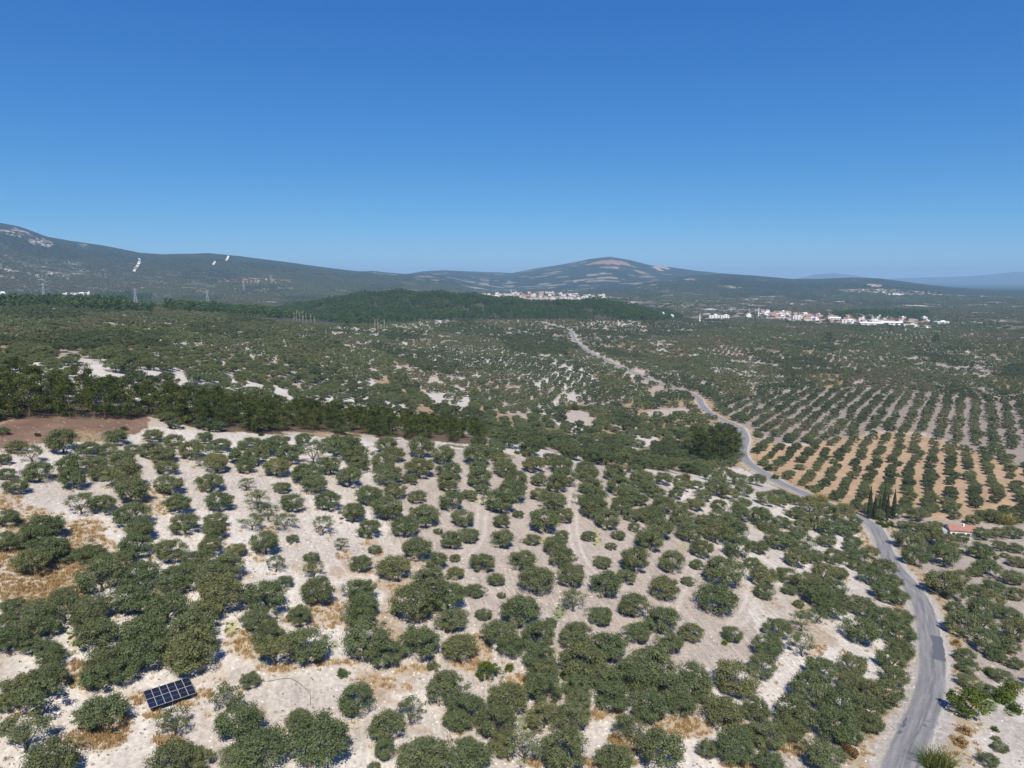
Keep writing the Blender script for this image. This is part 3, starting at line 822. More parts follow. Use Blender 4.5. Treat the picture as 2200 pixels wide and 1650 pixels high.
def trunk_mesh(name, g, nl, spread, top, r0, mat, base=-0.06, fork=0.16):
    V, F = [], []
    f = np.array([g.uniform(-.02, .02), g.uniform(-.02, .02), fork])
    tube(V, F, (0, 0, base), f * 0.6, r0 * 1.25, r0 * 0.95); tube(V, F, f * 0.6, f, r0 * 0.95, r0 * 0.8)
    for k in range(nl):
        a = 2 * math.pi * (k + g.uniform(-.3, .3)) / nl
        e = np.array([spread * math.cos(a), spread * math.sin(a), top * g.uniform(0.85, 1.1)])
        m_ = f + (e - f) * 0.5 + np.array([0, 0, 0.03]) + g.normal(size=3) * 0.015
        tube(V, F, f, m_, r0 * 0.6, r0 * 0.4, 5); tube(V, F, m_, e, r0 * 0.4, r0 * 0.14, 5)
    me = bpy.data.meshes.new(name)
    me.from_pydata([tuple(map(float, v)) for v in V], [], F); me.update()
    me.materials.append(mat)
    return me

def olive_variant(i, kind, nc, per, size, mat=M_OLIVE):
    g = np.random.default_rng(100 + i)
    nl = int(g.integers(3, 6))
    cl_ = olive_clumps(g, nl, nc, kind)
    C, N, T = clumps_to_leaves(g, cl_, per)
    return leaf_mesh('crown', norm_crown(C), N + 0.5 * np.array([0, 0, 1.0]), size, 0.5, mat, 300 + i, 0.5, T)

OLV = {'d': [olive_variant(i, 'dense', 74, 120, 0.0185) for i in range(8)],
       's': [olive_variant(20 + i, 'sparse', 40, 60, 0.020) for i in range(3)],
       'f': [olive_variant(30 + i, 'flat', 44, 90, 0.021) for i in range(2)],
       'y': [olive_variant(40 + i, 'dense', 48, 66, 0.027, M_GREEN) for i in range(2)],
       'r': [olive_variant(44, 'sparse', 36, 60, 0.026, M_RUST)],
       'k': [olive_variant(47, 'dense', 50, 60, 0.030, M_GREEN)]}
TRK = {k: [trunk_mesh('trunk', np.random.default_rng(500 + i), 4, 0.24, 0.42 if k != 'f' else 0.5, 0.034, M_BARK, fork=0.13 if k != 'f' else 0.22) for i in range(3)] for k in OLV}

def low_olive(i, nc, per, size, mat=M_OLIVE):
    g = np.random.default_rng(700 + i)
    C, N, T = clumps_to_leaves(g, olive_clumps(g, 4, nc, 'dense'), per)
    return leaf_mesh('low_crown', norm_crown(C), N, size, 0.6, mat, 720 + i, 0.7, T)
TONES = (M_OLIVE_DEEP, M_OLIVE, M_OLIVE_PALE)
LOWA = [low_olive(i, 36, 24, 0.044, m_) for m_ in TONES for i in range(4)]
LOWB = [low_olive(10 + i, 18, 12, 0.085, m_) for m_ in TONES for i in range(3)]

def grove_clump(i, mat):
    """a handful of far crowns in one 15 m patch"""
    g = np.random.default_rng(800 + i)
    C, N, T = [], [], []
    for k in range(6):
        a, b_ = g.uniform(-7, 7, 2); W = g.uniform(5, 7)
        c, n, t = clumps_to_leaves(g, olive_clumps(g, 3, 8, 'dense'), 7)
        C.append(c * W + np.array([a, b_, 0])); N.append(n); T.append(t)
    return leaf_mesh('far_crowns', np.concatenate(C), np.concatenate(N), 0.85, 0.7, mat, 820 + i, 0.6, np.concatenate(T))
FARC_M = [grove_clump(i, m_) for m_ in TONES for i in range(3)]

# pines: unit height 1
def pine_clumps(g, n):
    out = []
    for k in range(n):
        t = (k + g.random()) / n
        z = 0.10 + 0.84 * t
        rmax = 0.34 * (1 - 0.75 * max(0, t - 0.25) ** 1.3) * (0.8 + 0.2 * min(1, t / 0.15))
        a = g.uniform(0, 2 * math.pi); rr = rmax * g.uniform(0.25, 1.0)
        out.append((np.array([rr * math.cos(a), rr * math.sin(a), z + 0.05 * rr]), g.uniform(0.085, 0.135) * (1.15 - 0.45 * t), g.uniform(0.1, 0.9)))
    return out

def pine_crown(i, n, per, size, asp=0.33, mat=None):
    g = np.random.default_rng(900 + i)
    C, N, T = clumps_to_leaves(g, pine_clumps(g, n), per, 0.62)
    return leaf_mesh('crown', C, N, size, asp, mat or M_PINE, 920 + i, 0.7, T)
PIN = [pine_crown(i, 34, 110, 0.020) for i in range(5)]
PINLOW = [pine_crown(20 + i, 26, 16, 0.052, 0.55, M_WOOD) for i in range(4)]

def pine_trunk(i):
    g = np.random.default_rng(940 + i)
    V, F = [], []
    b0 = np.array([g.uniform(-.02, .02), g.uniform(-.02, .02), 0.5])
    tube(V, F, (0, 0, -0.04), b0, 0.018, 0.012); tube(V, F, b0, (b0[0] * 1.5, b0[1] * 1.5, 0.93), 0.012, 0.004)
    for k in range(7):
        a = g.uniform(0, 6.28); z = g.uniform(0.2, 0.8); r_ = 0.25 * (1.05 - z)
        tube(V, F, (b0[0] * z, b0[1] * z, z), (r_ * math.cos(a), r_ * math.sin(a), z + 0.06), 0.007, 0.003, 4)
    me = bpy.data.meshes.new('trunk'); me.from_pydata([tuple(map(float, v)) for v in V], [], F); me.update(); me.materials.append(M_BARK)
    return me
PTR = [pine_trunk(i) for i in range(3)]

def cypress_crown(i):
    g = np.random.default_rng(960 + i)
    n = 3000
    z = g.random(n) ** 0.8
    prof = 0.085 * np.sin(np.clip(z * 1.05 + 0.06, 0, 1) * math.pi) ** 0.55 * (1 - 0.45 * z)
    a = g.uniform(0, 6.283, n); rr = prof * g.uniform(0.7, 1.08, n)
    C = np.stack([rr * np.cos(a), rr * np.sin(a), 0.03 + 0.97 * z], 1)
    N = np.stack([np.cos(a), np.sin(a), np.full(n, 0.6)], 1)
    return leaf_mesh('crown', C, N, 0.016, 0.4, M_CYP, 980 + i, 0.5)
CYP = [cypress_crown(i) for i in range(3)]
_V, _F = [], []
tube(_V, _F, (0, 0, -0.03), (0, 0, 0.8), 0.012, 0.004)
CYT = bpy.data.meshes.new('trunk'); CYT.from_pydata([tuple(map(float, v)) for v in _V], [], _F); CYT.update(); CYT.materials.append(M_BARK)

def bush_mesh(i, mat, n, per, size, hgt=0.5, asp=0.45):
    g = np.random.default_rng(1000 + i)
    cl_ = []
    for k in range(n):
        d = sph(g, 1)[0]; d[2] = abs(d[2])
        c = d * g.uniform(0.12, 0.36); c[2] *= hgt / 0.42
        cl_.append((c, g.uniform(0.09, 0.15), g.random()))
    C, N, T = clumps_to_leaves(g, cl_, per)
    C[:, 2] = np.maximum(C[:, 2], 0.0)
    return leaf_mesh('foliage', C, N, size, asp, mat, 1020 + i, 0.8, T)

def blade_mesh(name, i, mat, n, spread, h, wdt, lean=0.35, segs=2):
    """upright blades of grass or reed"""
    g = np.random.default_rng(1100 + i)
    V, F, T = [], [], []
    for k in range(n):
        a = g.uniform(0, 6.283); rr = spread * math.sqrt(g.random())
        x, y = rr * math.cos(a), rr * math.sin(a)
        hh = h * g.uniform(0.55, 1.1); t = g.uniform(0, 6.283)
        l = lean * hh * g.random(); u = g.uniform(0, 6.283)
        ex, ey = l * math.cos(u) + 0.4 * l * math.cos(a), l * math.sin(u) + 0.4 * l * math.sin(a)
        wx, wy = wdt * math.cos(t), wdt * math.sin(t)
        q = len(V)
        V += [(x - wx, y - wy, 0), (x + wx, y + wy, 0), (x + ex * .4 + wx * .8, y + ey * .4 + wy * .8, hh * .6), (x + ex * .4 - wx * .8, y + ey * .4 - wy * .8, hh * .6), (x + ex, y + ey, hh)]
        F += [(q, q + 1, q + 2, q + 3), (q + 3, q + 2, q + 4)]
        T += [g.random()] * 5
    me = bpy.data.meshes.new(name); me.from_pydata(V, [], F); me.update()
    at = me.attributes.new('tint', 'FLOAT', 'POINT'); at.data.foreach_set('value', np.array(T, np.float32))
    me.materials.append(mat)
    return me

# ------------------------------------------------------------------ things
def empty(name, loc, rz=0.0, sc=1.0):
    o = bpy.data.objects.new(name, None)
    o.location = loc; o.rotation_euler = (0, 0, rz)
    o.scale = sc if hasattr(sc, '__len__') else (sc, sc, sc)
    o.empty_display_size = 0.2
    COL.objects.link(o)
    return o

def child(name, me, parent):
    o = bpy.data.objects.new(name, me)
    COL.objects.link(o)
    o.parent = parent
    return o

def tag(o, label, cat, group=None):
    o['label'] = label; o['category'] = cat
    if group:
        o['group'] = group
    return o

ORD = ['', 'nearest', 'second', 'third', 'fourth', 'fifth', 'sixth', 'seventh', 'eighth', 'ninth', 'tenth', 'eleventh', 'twelfth', 'thirteenth', 'fourteenth', 'fifteenth', 'sixteenth', 'seventeenth', 'eighteenth', 'nineteenth', 'twentieth']
def ordinal(n, first='first'):
    tens = {2: 'twenty', 3: 'thirty', 4: 'forty', 5: 'fifty', 6: 'sixty', 7: 'seventy', 8: 'eighty', 9: 'ninety'}
    if n == 1:
        return first
    if n <= 20:
        return ORD[n]
    if n > 99:
        return 'hundredth' if n == 100 else 'hundred-and-' + ordinal(n - 100)
    t, u = divmod(n, 10)
    if u == 0:
        return tens[t][:-1] + 'ieth'
    return tens[t] + '-' + ordinal(u)

def scatter(name, P, rz, sc, ix, sources, kind='stuff'):
    """one object: a copy of one of the sources at every point"""
    col = bpy.data.collections.new(name + '_sources')
    for i, me in enumerate(sources):
        col.objects.link(bpy.data.objects.new('%s_source_%02d' % (name, i), me))
    me = bpy.data.meshes.new(name)
    n = len(P)
    me.vertices.add(n); me.vertices.foreach_set('co', np.asarray(P, np.float32).ravel())
    me.attributes.new('rz', 'FLOAT', 'POINT').data.foreach_set('value', np.asarray(rz, np.float32))
    sc = np.asarray(sc, np.float32)
    if sc.ndim == 1:
        sc = np.stack([sc, sc, sc], 1)
    me.attributes.new('sc', 'FLOAT_VECTOR', 'POINT').data.foreach_set('vector', sc.ravel())
    me.attributes.new('ix', 'INT', 'POINT').data.foreach_set('value', np.asarray(ix, np.int32))
    o = bpy.data.objects.new(name, me); COL.objects.link(o)
    ng = bpy.data.node_groups.new(name, 'GeometryNodeTree')
    ng.interface.new_socket('Geometry', in_out='INPUT', socket_type='NodeSocketGeometry')
    ng.interface.new_socket('Geometry', in_out='OUTPUT', socket_type='NodeSocketGeometry')
    N_ = ng.nodes; L = ng.links
    gi = N_.new('NodeGroupInput'); go = N_.new('NodeGroupOutput')
    ci = N_.new('GeometryNodeCollectionInfo'); ci.inputs['Collection'].default_value = col
    ci.inputs['Separate Children'].default_value = True; ci.inputs['Reset Children'].default_value = True
    ip = N_.new('GeometryNodeInstanceOnPoints'); ip.inputs['Pick Instance'].default_value = True
    def na(nm, dt):
        a = N_.new('GeometryNodeInputNamedAttribute'); a.data_type = dt; a.inputs['Name'].default_value = nm
        return a.outputs[0]
    cx = N_.new('ShaderNodeCombineXYZ'); L.new(na('rz', 'FLOAT'), cx.inputs[2])
    er = N_.new('FunctionNodeEulerToRotation'); L.new(cx.outputs[0], er.inputs[0])
    L.new(gi.outputs[0], ip.inputs['Points']); L.new(ci.outputs[0], ip.inputs['Instance'])
    L.new(na('ix', 'INT'), ip.inputs['Instance Index']); L.new(er.outputs[0], ip.inputs['Rotation']); L.new(na('sc', 'FLOAT_VECTOR'), ip.inputs['Scale'])
    L.new(ip.outputs[0], go.inputs[0])
    md = o.modifiers.new('scatter', 'NODES'); md.node_group = ng
    o['kind'] = kind
    return o

# ------------------------------------------------------------------ the olive trees one can tell apart (sighted crown centre and width)
TRACE = {
 'A': (0, 900, 4.4, [(30,110,110),(140,240,200),(590,210,280),(1080,150,230),(290,330,200,'s'),(30,370,150),(360,480,270),(50,500,170),(140,620,210),(840,260,220),(1010,280,180),(1240,260,150),(1440,140,190),(660,420,260),(900,400,220),(930,490,220),(1160,390,240),(690,560,250),(1170,530,330),(1240,680,290),(1250,880,330),(760,800,260),(980,800,240),(1420,270,230),(1540,320,240),(1630,190,200),(1800,280,240),(1930,170,160),(2080,220,220),(1930,350,240),(2050,410,240),(1580,440,210),(1600,600,270),(1990,580,250),(1690,800,240),(1740,970,270),(2070,770,250),(2040,940,210),(2030,1060,220),(70,920,230),(400,1010,360),(340,1130,300),(60,1150,250),(480,1230,300),(300,1340,320),(610,1260,220),(870,1260,270),(1330,1040,270),(1280,1180,300),(1180,1290,200),(1590,1230,290),(1980,1200,220),(1850,1320,300),(950,1480,400),(1300,1460,350),(1650,1500,350),(2000,1500,350),(1830,1420,250),(1000,1370,250),(2100,1380,220)]),
 'B': (450, 900, 4.4, [(380,210,210),(650,190,200),(880,180,170),(1170,220,240),(1300,260,300),(1400,330,260),(1670,235,210),(1750,320,210),(2000,270,240),(1980,440,280),(570,260,220),(280,330,240),(460,350,230),(340,440,180),(630,440,250),(740,330,230),(820,270,140),(980,330,240),(1140,430,230),(920,500,290),(1420,420,210),(1640,410,220),(1690,520,270),(1900,550,160),(1320,550,230),(1000,610,230),(1120,760,240),(690,630,170),(345,620,140,'s'),(1510,710,250),(1750,660,210),(1960,710,190),(1680,830,300),(450,770,210,'s'),(780,780,220),(1360,880,230),(2040,890,300),(550,880,200,'s'),(400,970,210,'s'),(710,970,210,'s'),(1070,1020,190),(1510,1030,220),(1840,1000,260),(790,1120,120),(530,1170,270),(1970,1210,290),(260,1210,200),(1240,1190,130,'s'),(1560,1220,130),(960,1290,150),(630,1380,170,'s'),(170,1390,300),(1430,1350,220),(990,1450,190,'s'),(1730,1380,320),(700,1530,180)]),
 'C': (900, 900, 4.4, [(240,340,230),(290,470,240),(285,590,220),(550,330,260),(560,430,180),(570,550,240),(480,700,170),(590,650,140),(720,260,200),(690,320,180),(790,370,190),(820,460,220),(910,560,240),(1090,420,220),(1040,310,130),(1130,560,170),(870,670,270),(780,760,310),(310,780,220),(410,930,210),(940,890,110),(780,950,180),(1190,950,300),(1140,690,190),(1310,600,220),(1370,540,220),(1350,420,230),(1240,360,180),(1280,770,240),(1370,900,200),(1600,500,230),(1620,620,240),(1640,730,270),(1660,840,260),(1570,430,200),(1780,940,240),(1850,500,220),(1890,620,240),(1990,720,230),(2080,740,190),(1920,810,220),(2010,900,170),(2030,1010,120),(2100,560,230),(2150,900,200),(180,1050,90),(300,1140,210),(480,1090,200),(790,1130,220),(1070,1120,170),(1350,1090,150),(1290,1190,230),(1600,1090,150),(1890,1080,150),(1820,1190,110),(2140,1130,170),(1360,1310,250),(610,1340,240),(980,1320,260),(1120,1500,340),(1440,1480,270),(1740,1340,180),(2040,1320,290),(1970,1480,190),(1770,1570,290),(730,1500,180),(340,1300,110),(350,1440,170),(170,1340,200),(80,1490,330)]),
 'D': (1350, 900, 4.4, [(130,520,200),(330,550,180),(60,460,150),(200,640,200),(270,680,180),(490,570,150),(510,620,160),(450,700,140),(640,610,150),(330,800,210),(480,820,160),(630,780,200),(720,700,180),(240,900,230),(310,1030,260),(210,1140,260),(510,930,230),(580,1050,270),(690,1220,220),(860,800,160),(860,890,200),(720,940,200),(840,640,230),(960,690,200),(780,520,170),(920,510,170),(1060,570,170),(1220,570,160),(1090,660,170),(1300,740,190),(1420,700,210),(1440,770,150),(1080,780,180),(1040,880,200),(1240,920,230),(1300,1000,160),(950,990,260),(1010,1060,260),(830,1060,260),(1440,950,180),(1580,870,180),(1380,1020,130),(1040,1220,260),(1230,1190,200),(1420,1130,260),(1600,1150,260),(1620,1010,190),(1560,750,150),(1720,800,230),(1850,840,180),(1760,960,230),(1900,1030,220),(1650,920,140),(2030,890,230),(2080,1030,240),(1870,1130,190),(2120,1150,170),(1590,1310,230),(1760,1290,200),(1950,1290,200),(1170,1350,170),(420,1350,250),(640,1360,140),(560,1520,130),(910,1430,380),(1270,1480,250),(1500,1460,210),(1690,1530,250),(1840,1450,260),(1990,1440,180),(2100,1270,180),(2150,1370,150),(1960,1600,220),(1780,1610,300)]),
 'E': (0, 1250, 4.124, [(110,200,210),(60,310,200),(550,110,220),(350,230,280),(560,250,300),(800,220,340),(760,330,260),(230,400,300),(420,380,230),(60,500,280),(260,530,220),(400,560,200),(460,650,240),(880,470,360),(1200,130,360),(1480,220,340),(1780,260,340),(1270,430,380),(1680,420,400),(1720,560,420),(1250,620,400),(1640,660,380),(930,680,360),(1080,760,300),(890,830,300),(1480,560,300),(180,930,350),(420,840,320),(340,1050,400,'f'),(70,1050,200),(900,1130,420),(220,1330,410,'f'),(1550,1260,280,'s'),(1530,1560,400),(1760,1560,240),(460,1590,430)]),
 'F': (450, 1250, 4.124, [(110,110,380),(500,130,360),(950,90,290),(1350,60,270),(1350,210,290),(430,320,300),(800,300,220),(530,470,310),(860,560,370),(570,620,330,'f'),(1340,290,260),(1370,500,420),(1560,600,320),(1800,190,390),(1880,530,360),(360,860,190),(1310,1040,320),(1780,1150,250,'s'),(1560,1260,320),(1560,1480,200),(150,1060,270,'s'),(250,1230,400),(440,1450,480),(790,1220,230),(990,1420,500),(1860,1520,420),(1450,1630,120),(250,1560,300)]),
 'G': (900, 1250, 4.124, [(490,60,180),(730,110,80),(60,200,150),(260,130,320),(310,310,290),(350,560,310),(570,270,150),(890,240,340),(1160,350,130),(720,440,330),(1050,480,310),(1070,650,310),(820,560,240),(1400,460,320),(1370,160,220,'s'),(1620,290,230),(1890,190,270),(1950,440,240),(1700,570,330),(1450,680,410),(1100,790,300),(1120,940,320),(1400,920,250),(1560,830,260),(1730,1000,340),(1860,830,360),(1430,1020,220),(2000,680,260),(600,770,230,'y'),(240,930,350),(780,1000,360),(430,1110,360),(700,1240,340),(330,1220,240),(1110,1180,300),(1350,1190,320),(430,1400,150),(100,1520,330),(450,1560,400),(720,1450,230),(930,1480,330,'s'),(1280,1470,430),(1740,1560,340),(1850,1310,260,'s')]),
 'H': (1350, 1250, 4.124, [(330,60,250),(800,130,360),(300,310,310),(560,430,220),(920,450,180),(380,540,230),(210,700,400),(70,830,300),(580,850,340),(340,930,330),(480,1060,280),(200,1120,320),(660,980,200),(860,1140,350),(1130,1130,260),(960,830,390),(1330,400,250),(1250,570,280),(1180,740,250),(1540,570,230,'s'),(1540,360,200,'s'),(1210,70,190),(1420,50,150),(1510,190,100),(1700,130,250),(1800,230,230),(1680,300,170,'s'),(1640,930,400),(1720,770,260),(1990,870,240),(1880,1080,330),(1500,1170,370),(1420,1290,280),(1840,1270,340),(2000,1180,230),(1240,1350,320),(1050,1330,200),(950,1480,330),(700,1480,190),(290,1480,420),(1730,1520,360),(1960,1350,240),(30,1290,200,'s'),(1250,1600,260)]),
 'I': (1800, 1100, 5.5, [(250,90,150),(380,460,210),(140,400,170),(260,520,220),(40,560,130),(50,720,160),(330,620,200),(400,740,300),(620,700,300),(730,830,260),(560,920,330),(790,1000,250),(270,1080,340),(60,1000,160),(530,1230,330),(770,1220,280),(300,1400,420),(750,1470,380),(790,140,170),(900,170,200),(800,300,330),(900,510,300),(1100,250,300),(1060,200,250),(1180,150,200),(1290,330,280),(1270,500,350),(1030,420,150),(1470,290,160),(1600,70,180),(1690,240,220),(1680,430,270),(1780,490,220),(1460,460,70),(1920,390,170),(1970,500,100),(1900,230,200),(2080,220,230),(2100,400,200),(2120,560,220),(1760,640,300),(1620,690,180),(1130,780,400),(1450,750,220),(1380,950,260),(1400,1120,230),(1390,1300,370),(1620,920,220),(1820,870,300),(1840,1000,280),(1680,1130,330),(1720,1300,300),(2080,750,270),(2110,950,230),(2030,1180,300),(2100,1400,330),(1800,1530,380),(2000,1540,280),(2150,1270,150)]),
 'J': (1800, 1350, 5.5, [(170,430,350),(640,380,320),(700,560,320),(820,260,300),(330,720,330),(560,760,380),(360,950,380),(400,1120,300),(1500,300,240),(1530,420,250),(1560,600,270),(1550,870,420,'k'),(1870,310,210),(1800,720,200),(2100,400,200),(1950,530,250),(1920,1380,180),(1780,1540,240),(2140,650,130)]),
}
T = []
for k, (ox, oy, s, lst) in TRACE.items():
    for t in lst:
        T.append((ox + t[0] / s, oy + t[1] / s, t[2] / s, t[3] if len(t) > 3 else 'd'))
_r2 = np.random.default_rng(3)
T = [(t[0], t[1], t[2], 's') if (t[3] == 'd' and t[0] < 850 and _r2.random() < 0.08) else t for t in T]
tp = np.array([(t[0], t[1], t[2]) for t in T]); tk = [t[3] for t in T]
Wm = np.full(len(T), 6.0)
for _ in range(3):
    lift = 0.40 * Wm
    x, y, z, r = cast(tp[:, 0], tp[:, 1], lift)
    d_ = to_pix(np.stack([x, y, z + lift], 1))[2]
    Wm = np.clip(tp[:, 2] * d_ / FPX, 1.5, 11.0)
TXYZ = np.stack([x, y, z], 1)
# keep crowns off the road
rd, _i = road_dist(TXYZ[:, 0], TXYZ[:, 1])
near_road = rd < 3.2 + 0.40 * Wm
for q in np.nonzero(near_road)[0]:
    k = _i[q]; side = np.sign((TXYZ[q, :2] - ROAD[k]) @ NRM[k]) or 1.0
    TXYZ[q, :2] = ROAD[k] + NRM[k] * side * (3.3 + 0.40 * Wm[q])
TXYZ[:, 2] = height(TXYZ[:, 0], TXYZ[:, 1])
print('traced olives', len(T), 'width pct', np.percentile(Wm, [2, 25, 50, 75, 98]))
_app = Wm / np.hypot(TXYZ[:, 0], TXYZ[:, 1])
order = np.argsort(-_app)
individual = set(order[:300].tolist())

LANDMARKS = [('the solar panels', 365, 1490), ('the flat-topped tree above the hose', 590, 1400), ('the orange dry grass patch', 700, 1316), ('the dark asphalt patch', 2000, 1390), ('the cypress clump', 1895, 1090), ('the white farmhouse', 2065, 1135), ('the reddish bare earth', 150, 930),
             ('the right end of the pine belt', 1040, 945), ('the bright green weed clump', 1205, 1312), ('the pale curved wheel tracks', 1245, 1190), ('the roadside pines', 1545, 960), ('the rusty brown shrub', 1825, 1602), ('the grey dead bush', 195, 1155), ('the roadside reeds', 2015, 1622),
             ('the broad-leaved roadside tree', 2082, 1508), ('the autumn-yellow shrub', 1473, 1015), ('the straw grass strip', 1112, 1465), ('the lower left corner', 0, 1650), ('the lower right corner', 2200, 1650), ('the middle of the left edge', 0, 1230), ('the bottom edge centre', 1100, 1650),
             ('the right edge centre', 2200, 1300), ('the tan clearing by the bottom edge', 1470, 1570), ('the white chalk lanes', 660, 1140), ('the tyre-marked bare bend', 1760, 1390), ('the two small green shrubs', 1560, 1370)]
LM = np.array([(a, b_) for (_, a, b_) in LANDMARKS], float)
DIRS = ['right', 'upper right', 'above', 'upper left', 'left', 'lower left', 'below', 'lower right']
def landmark_labels(P, words):
    """a label for every point: its rank and side from the nearest landmark"""
    d2 = ((P[:, None] - LM[None]) ** 2).sum(-1)
    k = d2.argmin(1); dist = np.sqrt(d2[np.arange(len(P)), k])
    v = P - LM[k]
    sec = (np.round(np.arctan2(-v[:, 1], v[:, 0]) / (math.pi / 4)).astype(int)) % 8
    out = [''] * len(P)
    for a in range(len(LM)):
        for s in range(8):
            q = np.nonzero((k == a) & (sec == s))[0]
            for n_, i in enumerate(q[np.argsort(dist[q])]):
                side = DIRS[s]
                rel = {'above': 'above', 'below': 'below'}.get(side, ('left of' if side == 'left' else 'right of' if side == 'right' else side + ' of'))
                out[i] = '%s, %s one %s %s' % (words[i], ordinal(n_ + 1, 'nearest'), rel, LANDMARKS[a][0])
    return out
KW = {'d': 'olive tree', 's': 'thin sparse olive tree', 'f': 'flat-topped olive tree with bare trunk', 'y': 'yellowish olive tree', 'k': 'dense broad-leaved green tree', 'r': 'rusty tree'}
cpx, cpy, _d = to_pix(np.stack([TXYZ[:, 0], TXYZ[:, 1], TXYZ[:, 2] + 0.4 * Wm], 1))
words = []
for i in range(len(T)):
    wd = KW[tk[i]]
    words.append(wd)
LBL = landmark_labels(np.stack([cpx, cpy], 1), words)
vz = rng.uniform(0.86, 1.12, len(T)); vr = rng.uniform(0, 6.283, len(T)); vi = rng.integers(0, 1000, len(T))
SIZE_ADJ = lambda w_: 'small ' if w_ < 4.6 else ('large ' if w_ > 7.6 else '')
rest = []
CROWN_FAC = {'d': 1.03, 's': 1.10, 'f': 1.05, 'y': 1.0, 'k': 1.05, 'r': 1.0}
for i in range(len(T)):
    k = tk[i]
    if i not in individual and k == 'd':
        rest.append(i); continue
    vs = OLV[k]
    w_ = Wm[i] * CROWN_FAC[k]
    e = empty('fig_tree' if k == 'k' else 'olive_tree', tuple(TXYZ[i]), vr[i], (w_, w_, w_ * vz[i] * (1.15 if k in 'dsyk' else 1.0)))
    child('trunk', TRK[k][vi[i] % 3], e); child('crown', vs[vi[i] % len(vs)], e)
    pale = smooth(1000, 500, cpx[i]) * 0.75 + smooth(1450, 1620, cpy[i]) * 0.75
    if k in 'dsf' and rng.random() < pale:
        co = e.children[-1]
        co.material_slots[0].link = 'OBJECT'; co.material_slots[0].material = M_OLIVE_PALE
    tag(e, SIZE_ADJ(Wm[i]) + LBL[i], 'tree' if k == 'k' else 'olive tree', None if k == 'k' else 'olive trees on the near hillside')

# ------------------------------------------------------------------ groves beyond
def project_xy(x, y):
    return to_pix(np.stack([x, y, height(x, y)], 1))

def lattice(x0, x1, y0, y1, sx, sy, ang, g, jit):
    c, s = math.cos(ang), math.sin(ang)
    cx_, cy_ = (x0 + x1) / 2, (y0 + y1) / 2
    L = math.hypot(x1 - x0, y1 - y0) / 2 + sx
    u = np.arange(-L, L, sx); v = np.arange(-L, L, sy)
    U, V = np.meshgrid(u, v); U = U.ravel(); V = V.ravel()
    U = U + g.normal(0, jit, U.shape); V = V + g.normal(0, jit * 1.2, V.shape)
    x = cx_ + U * c - V * s; y = cy_ + U * s + V * c
    k = (x > x0) & (x < x1) & (y > y0) & (y < y1)
    return x[k], y[k]

TOWN1 = [(970, 628), (1300, 640), (1290, 668), (960, 650)]
TOWN2 = [(1370, 648), (1560, 655), (1660, 668), (1980, 690), (1985, 702), (1900, 702), (1700, 692), (1560, 680), (1380, 668)]
g = np.random.default_rng(5)
CLS = [(0.25, 7.2, 6.6, 6.6), (0.9, 7.8, 6.2, 6.6), (-0.5, 6.8, 6.8, 6.2), (1.2, 6.4, 6.2, 5.8), (-0.15, 7.4, 6.0, 6.3), (0.55, 6.6, 6.6, 6.4), (-0.9, 7.6, 6.6, 6.4), (0.05, 8.0, 7.2, 6.6)]
AX, AY, AW = [], [], []
def add(x, y, w_):
    AX.append(x); AY.append(y); AW.append(w_)
FOVA = 0.74
RNEAR = 1550.0
for ci_, (ang, sx_, sy_, cw) in enumerate(CLS):
    for (Y0, Y1) in ((120, 800), (800, 1560)):
        X1 = Y1 * 0.95
        x, y = lattice(-X1, X1, Y0, Y1, sx_, sy_, ang, g, 0.75)
        r = np.hypot(x, y); a = np.abs(np.arctan2(x, y))
        k = (r > 130) & (r < RNEAR) & (a < FOVA); x, y = x[k], y[k]
        p = parcel(x, y)
        k = (SCLASS[p] == ci_) & (g.random(len(x)) < SKEEP[p]); x, y, p = x[k], y[k], p[k]
        px, py, _ = project_xy(x, y)
        bad = in_poly(px, py, NEAR_POLY) | in_poly(px, py, ORANGE_POLY) | in_poly(px, py, GREY_POLY) | in_poly(px, py, SPROUT_POLY)
        rr = np.hypot(x, y)
        bad |= in_poly(px, py, PINE_BELT) & (rr < 420)
        bad |= (in_poly(px, py, PINEHILL_POLY) | in_poly(px, py, PINE_L1) | in_poly(px, py, PINE_L2)) & (rr > 650)
        bad |= in_poly(px, py, RED_POLY) & (rr < 320)
        bad |= in_poly(px, py, BACKWHITE) & (rr < 520) & (g.random(len(x)) < 0.34)
        for bp_ in BARE_POLYS:
            bad |= in_poly(px, py, bp_)
        bad |= fbm(x / 20.0, y / 15.0, 171, 4) > 0.655
        x, y, p = x[~bad], y[~bad], p[~bad]
        add(x, y, cw * SSIZE[p] * g.uniform(0.75, 1.18, len(x)))
# the rows of the dry orange orchard, the grey orchard and the young plantation
def rows_in(poly, ang, sx_, sy_, cw, jit, keep, rmin, rmax):
    cx_ = np.array([p[0] for p in poly]); cy_ = np.array([p[1] for p in poly])
    x, y, z, r = cast(cx_, cy_)
    X, Y = lattice(x.min() - 20, x.max() + 60, y.min() - 20, y.max() + 60, sx_, sy_, ang, g, jit)
    px, py, _ = project_xy(X, Y)
    rr = np.hypot(X, Y)
    k = in_poly(px, py, poly) & (rr > rmin) & (rr < rmax) & (g.random(len(X)) < keep)
    add(X[k], Y[k], cw * g.uniform(0.75, 1.2, k.sum()))
rows_in(ORANGE_POLY, -R(31), 7.7, 6.9, 4.9, 0.8, 0.92, 200, 700)
rows_in(GREY_POLY, -R(33), 8.6, 6.8, 6.0, 0.9, 0.92, 300, 900)
rows_in(SPROUT_POLY, R(40), 7.0, 6.2, 4.9, 0.5, 0.95, 400, 1200)
AX = np.concatenate(AX); AY = np.concatenate(AY); AW = np.concatenate(AW)
rd, _ = road_dist(AX, AY)
k = rd > 3.4 + 0.38 * AW
AX, AY, AW = AX[k], AY[k], AW[k]
AR = np.hypot(AX, AY)
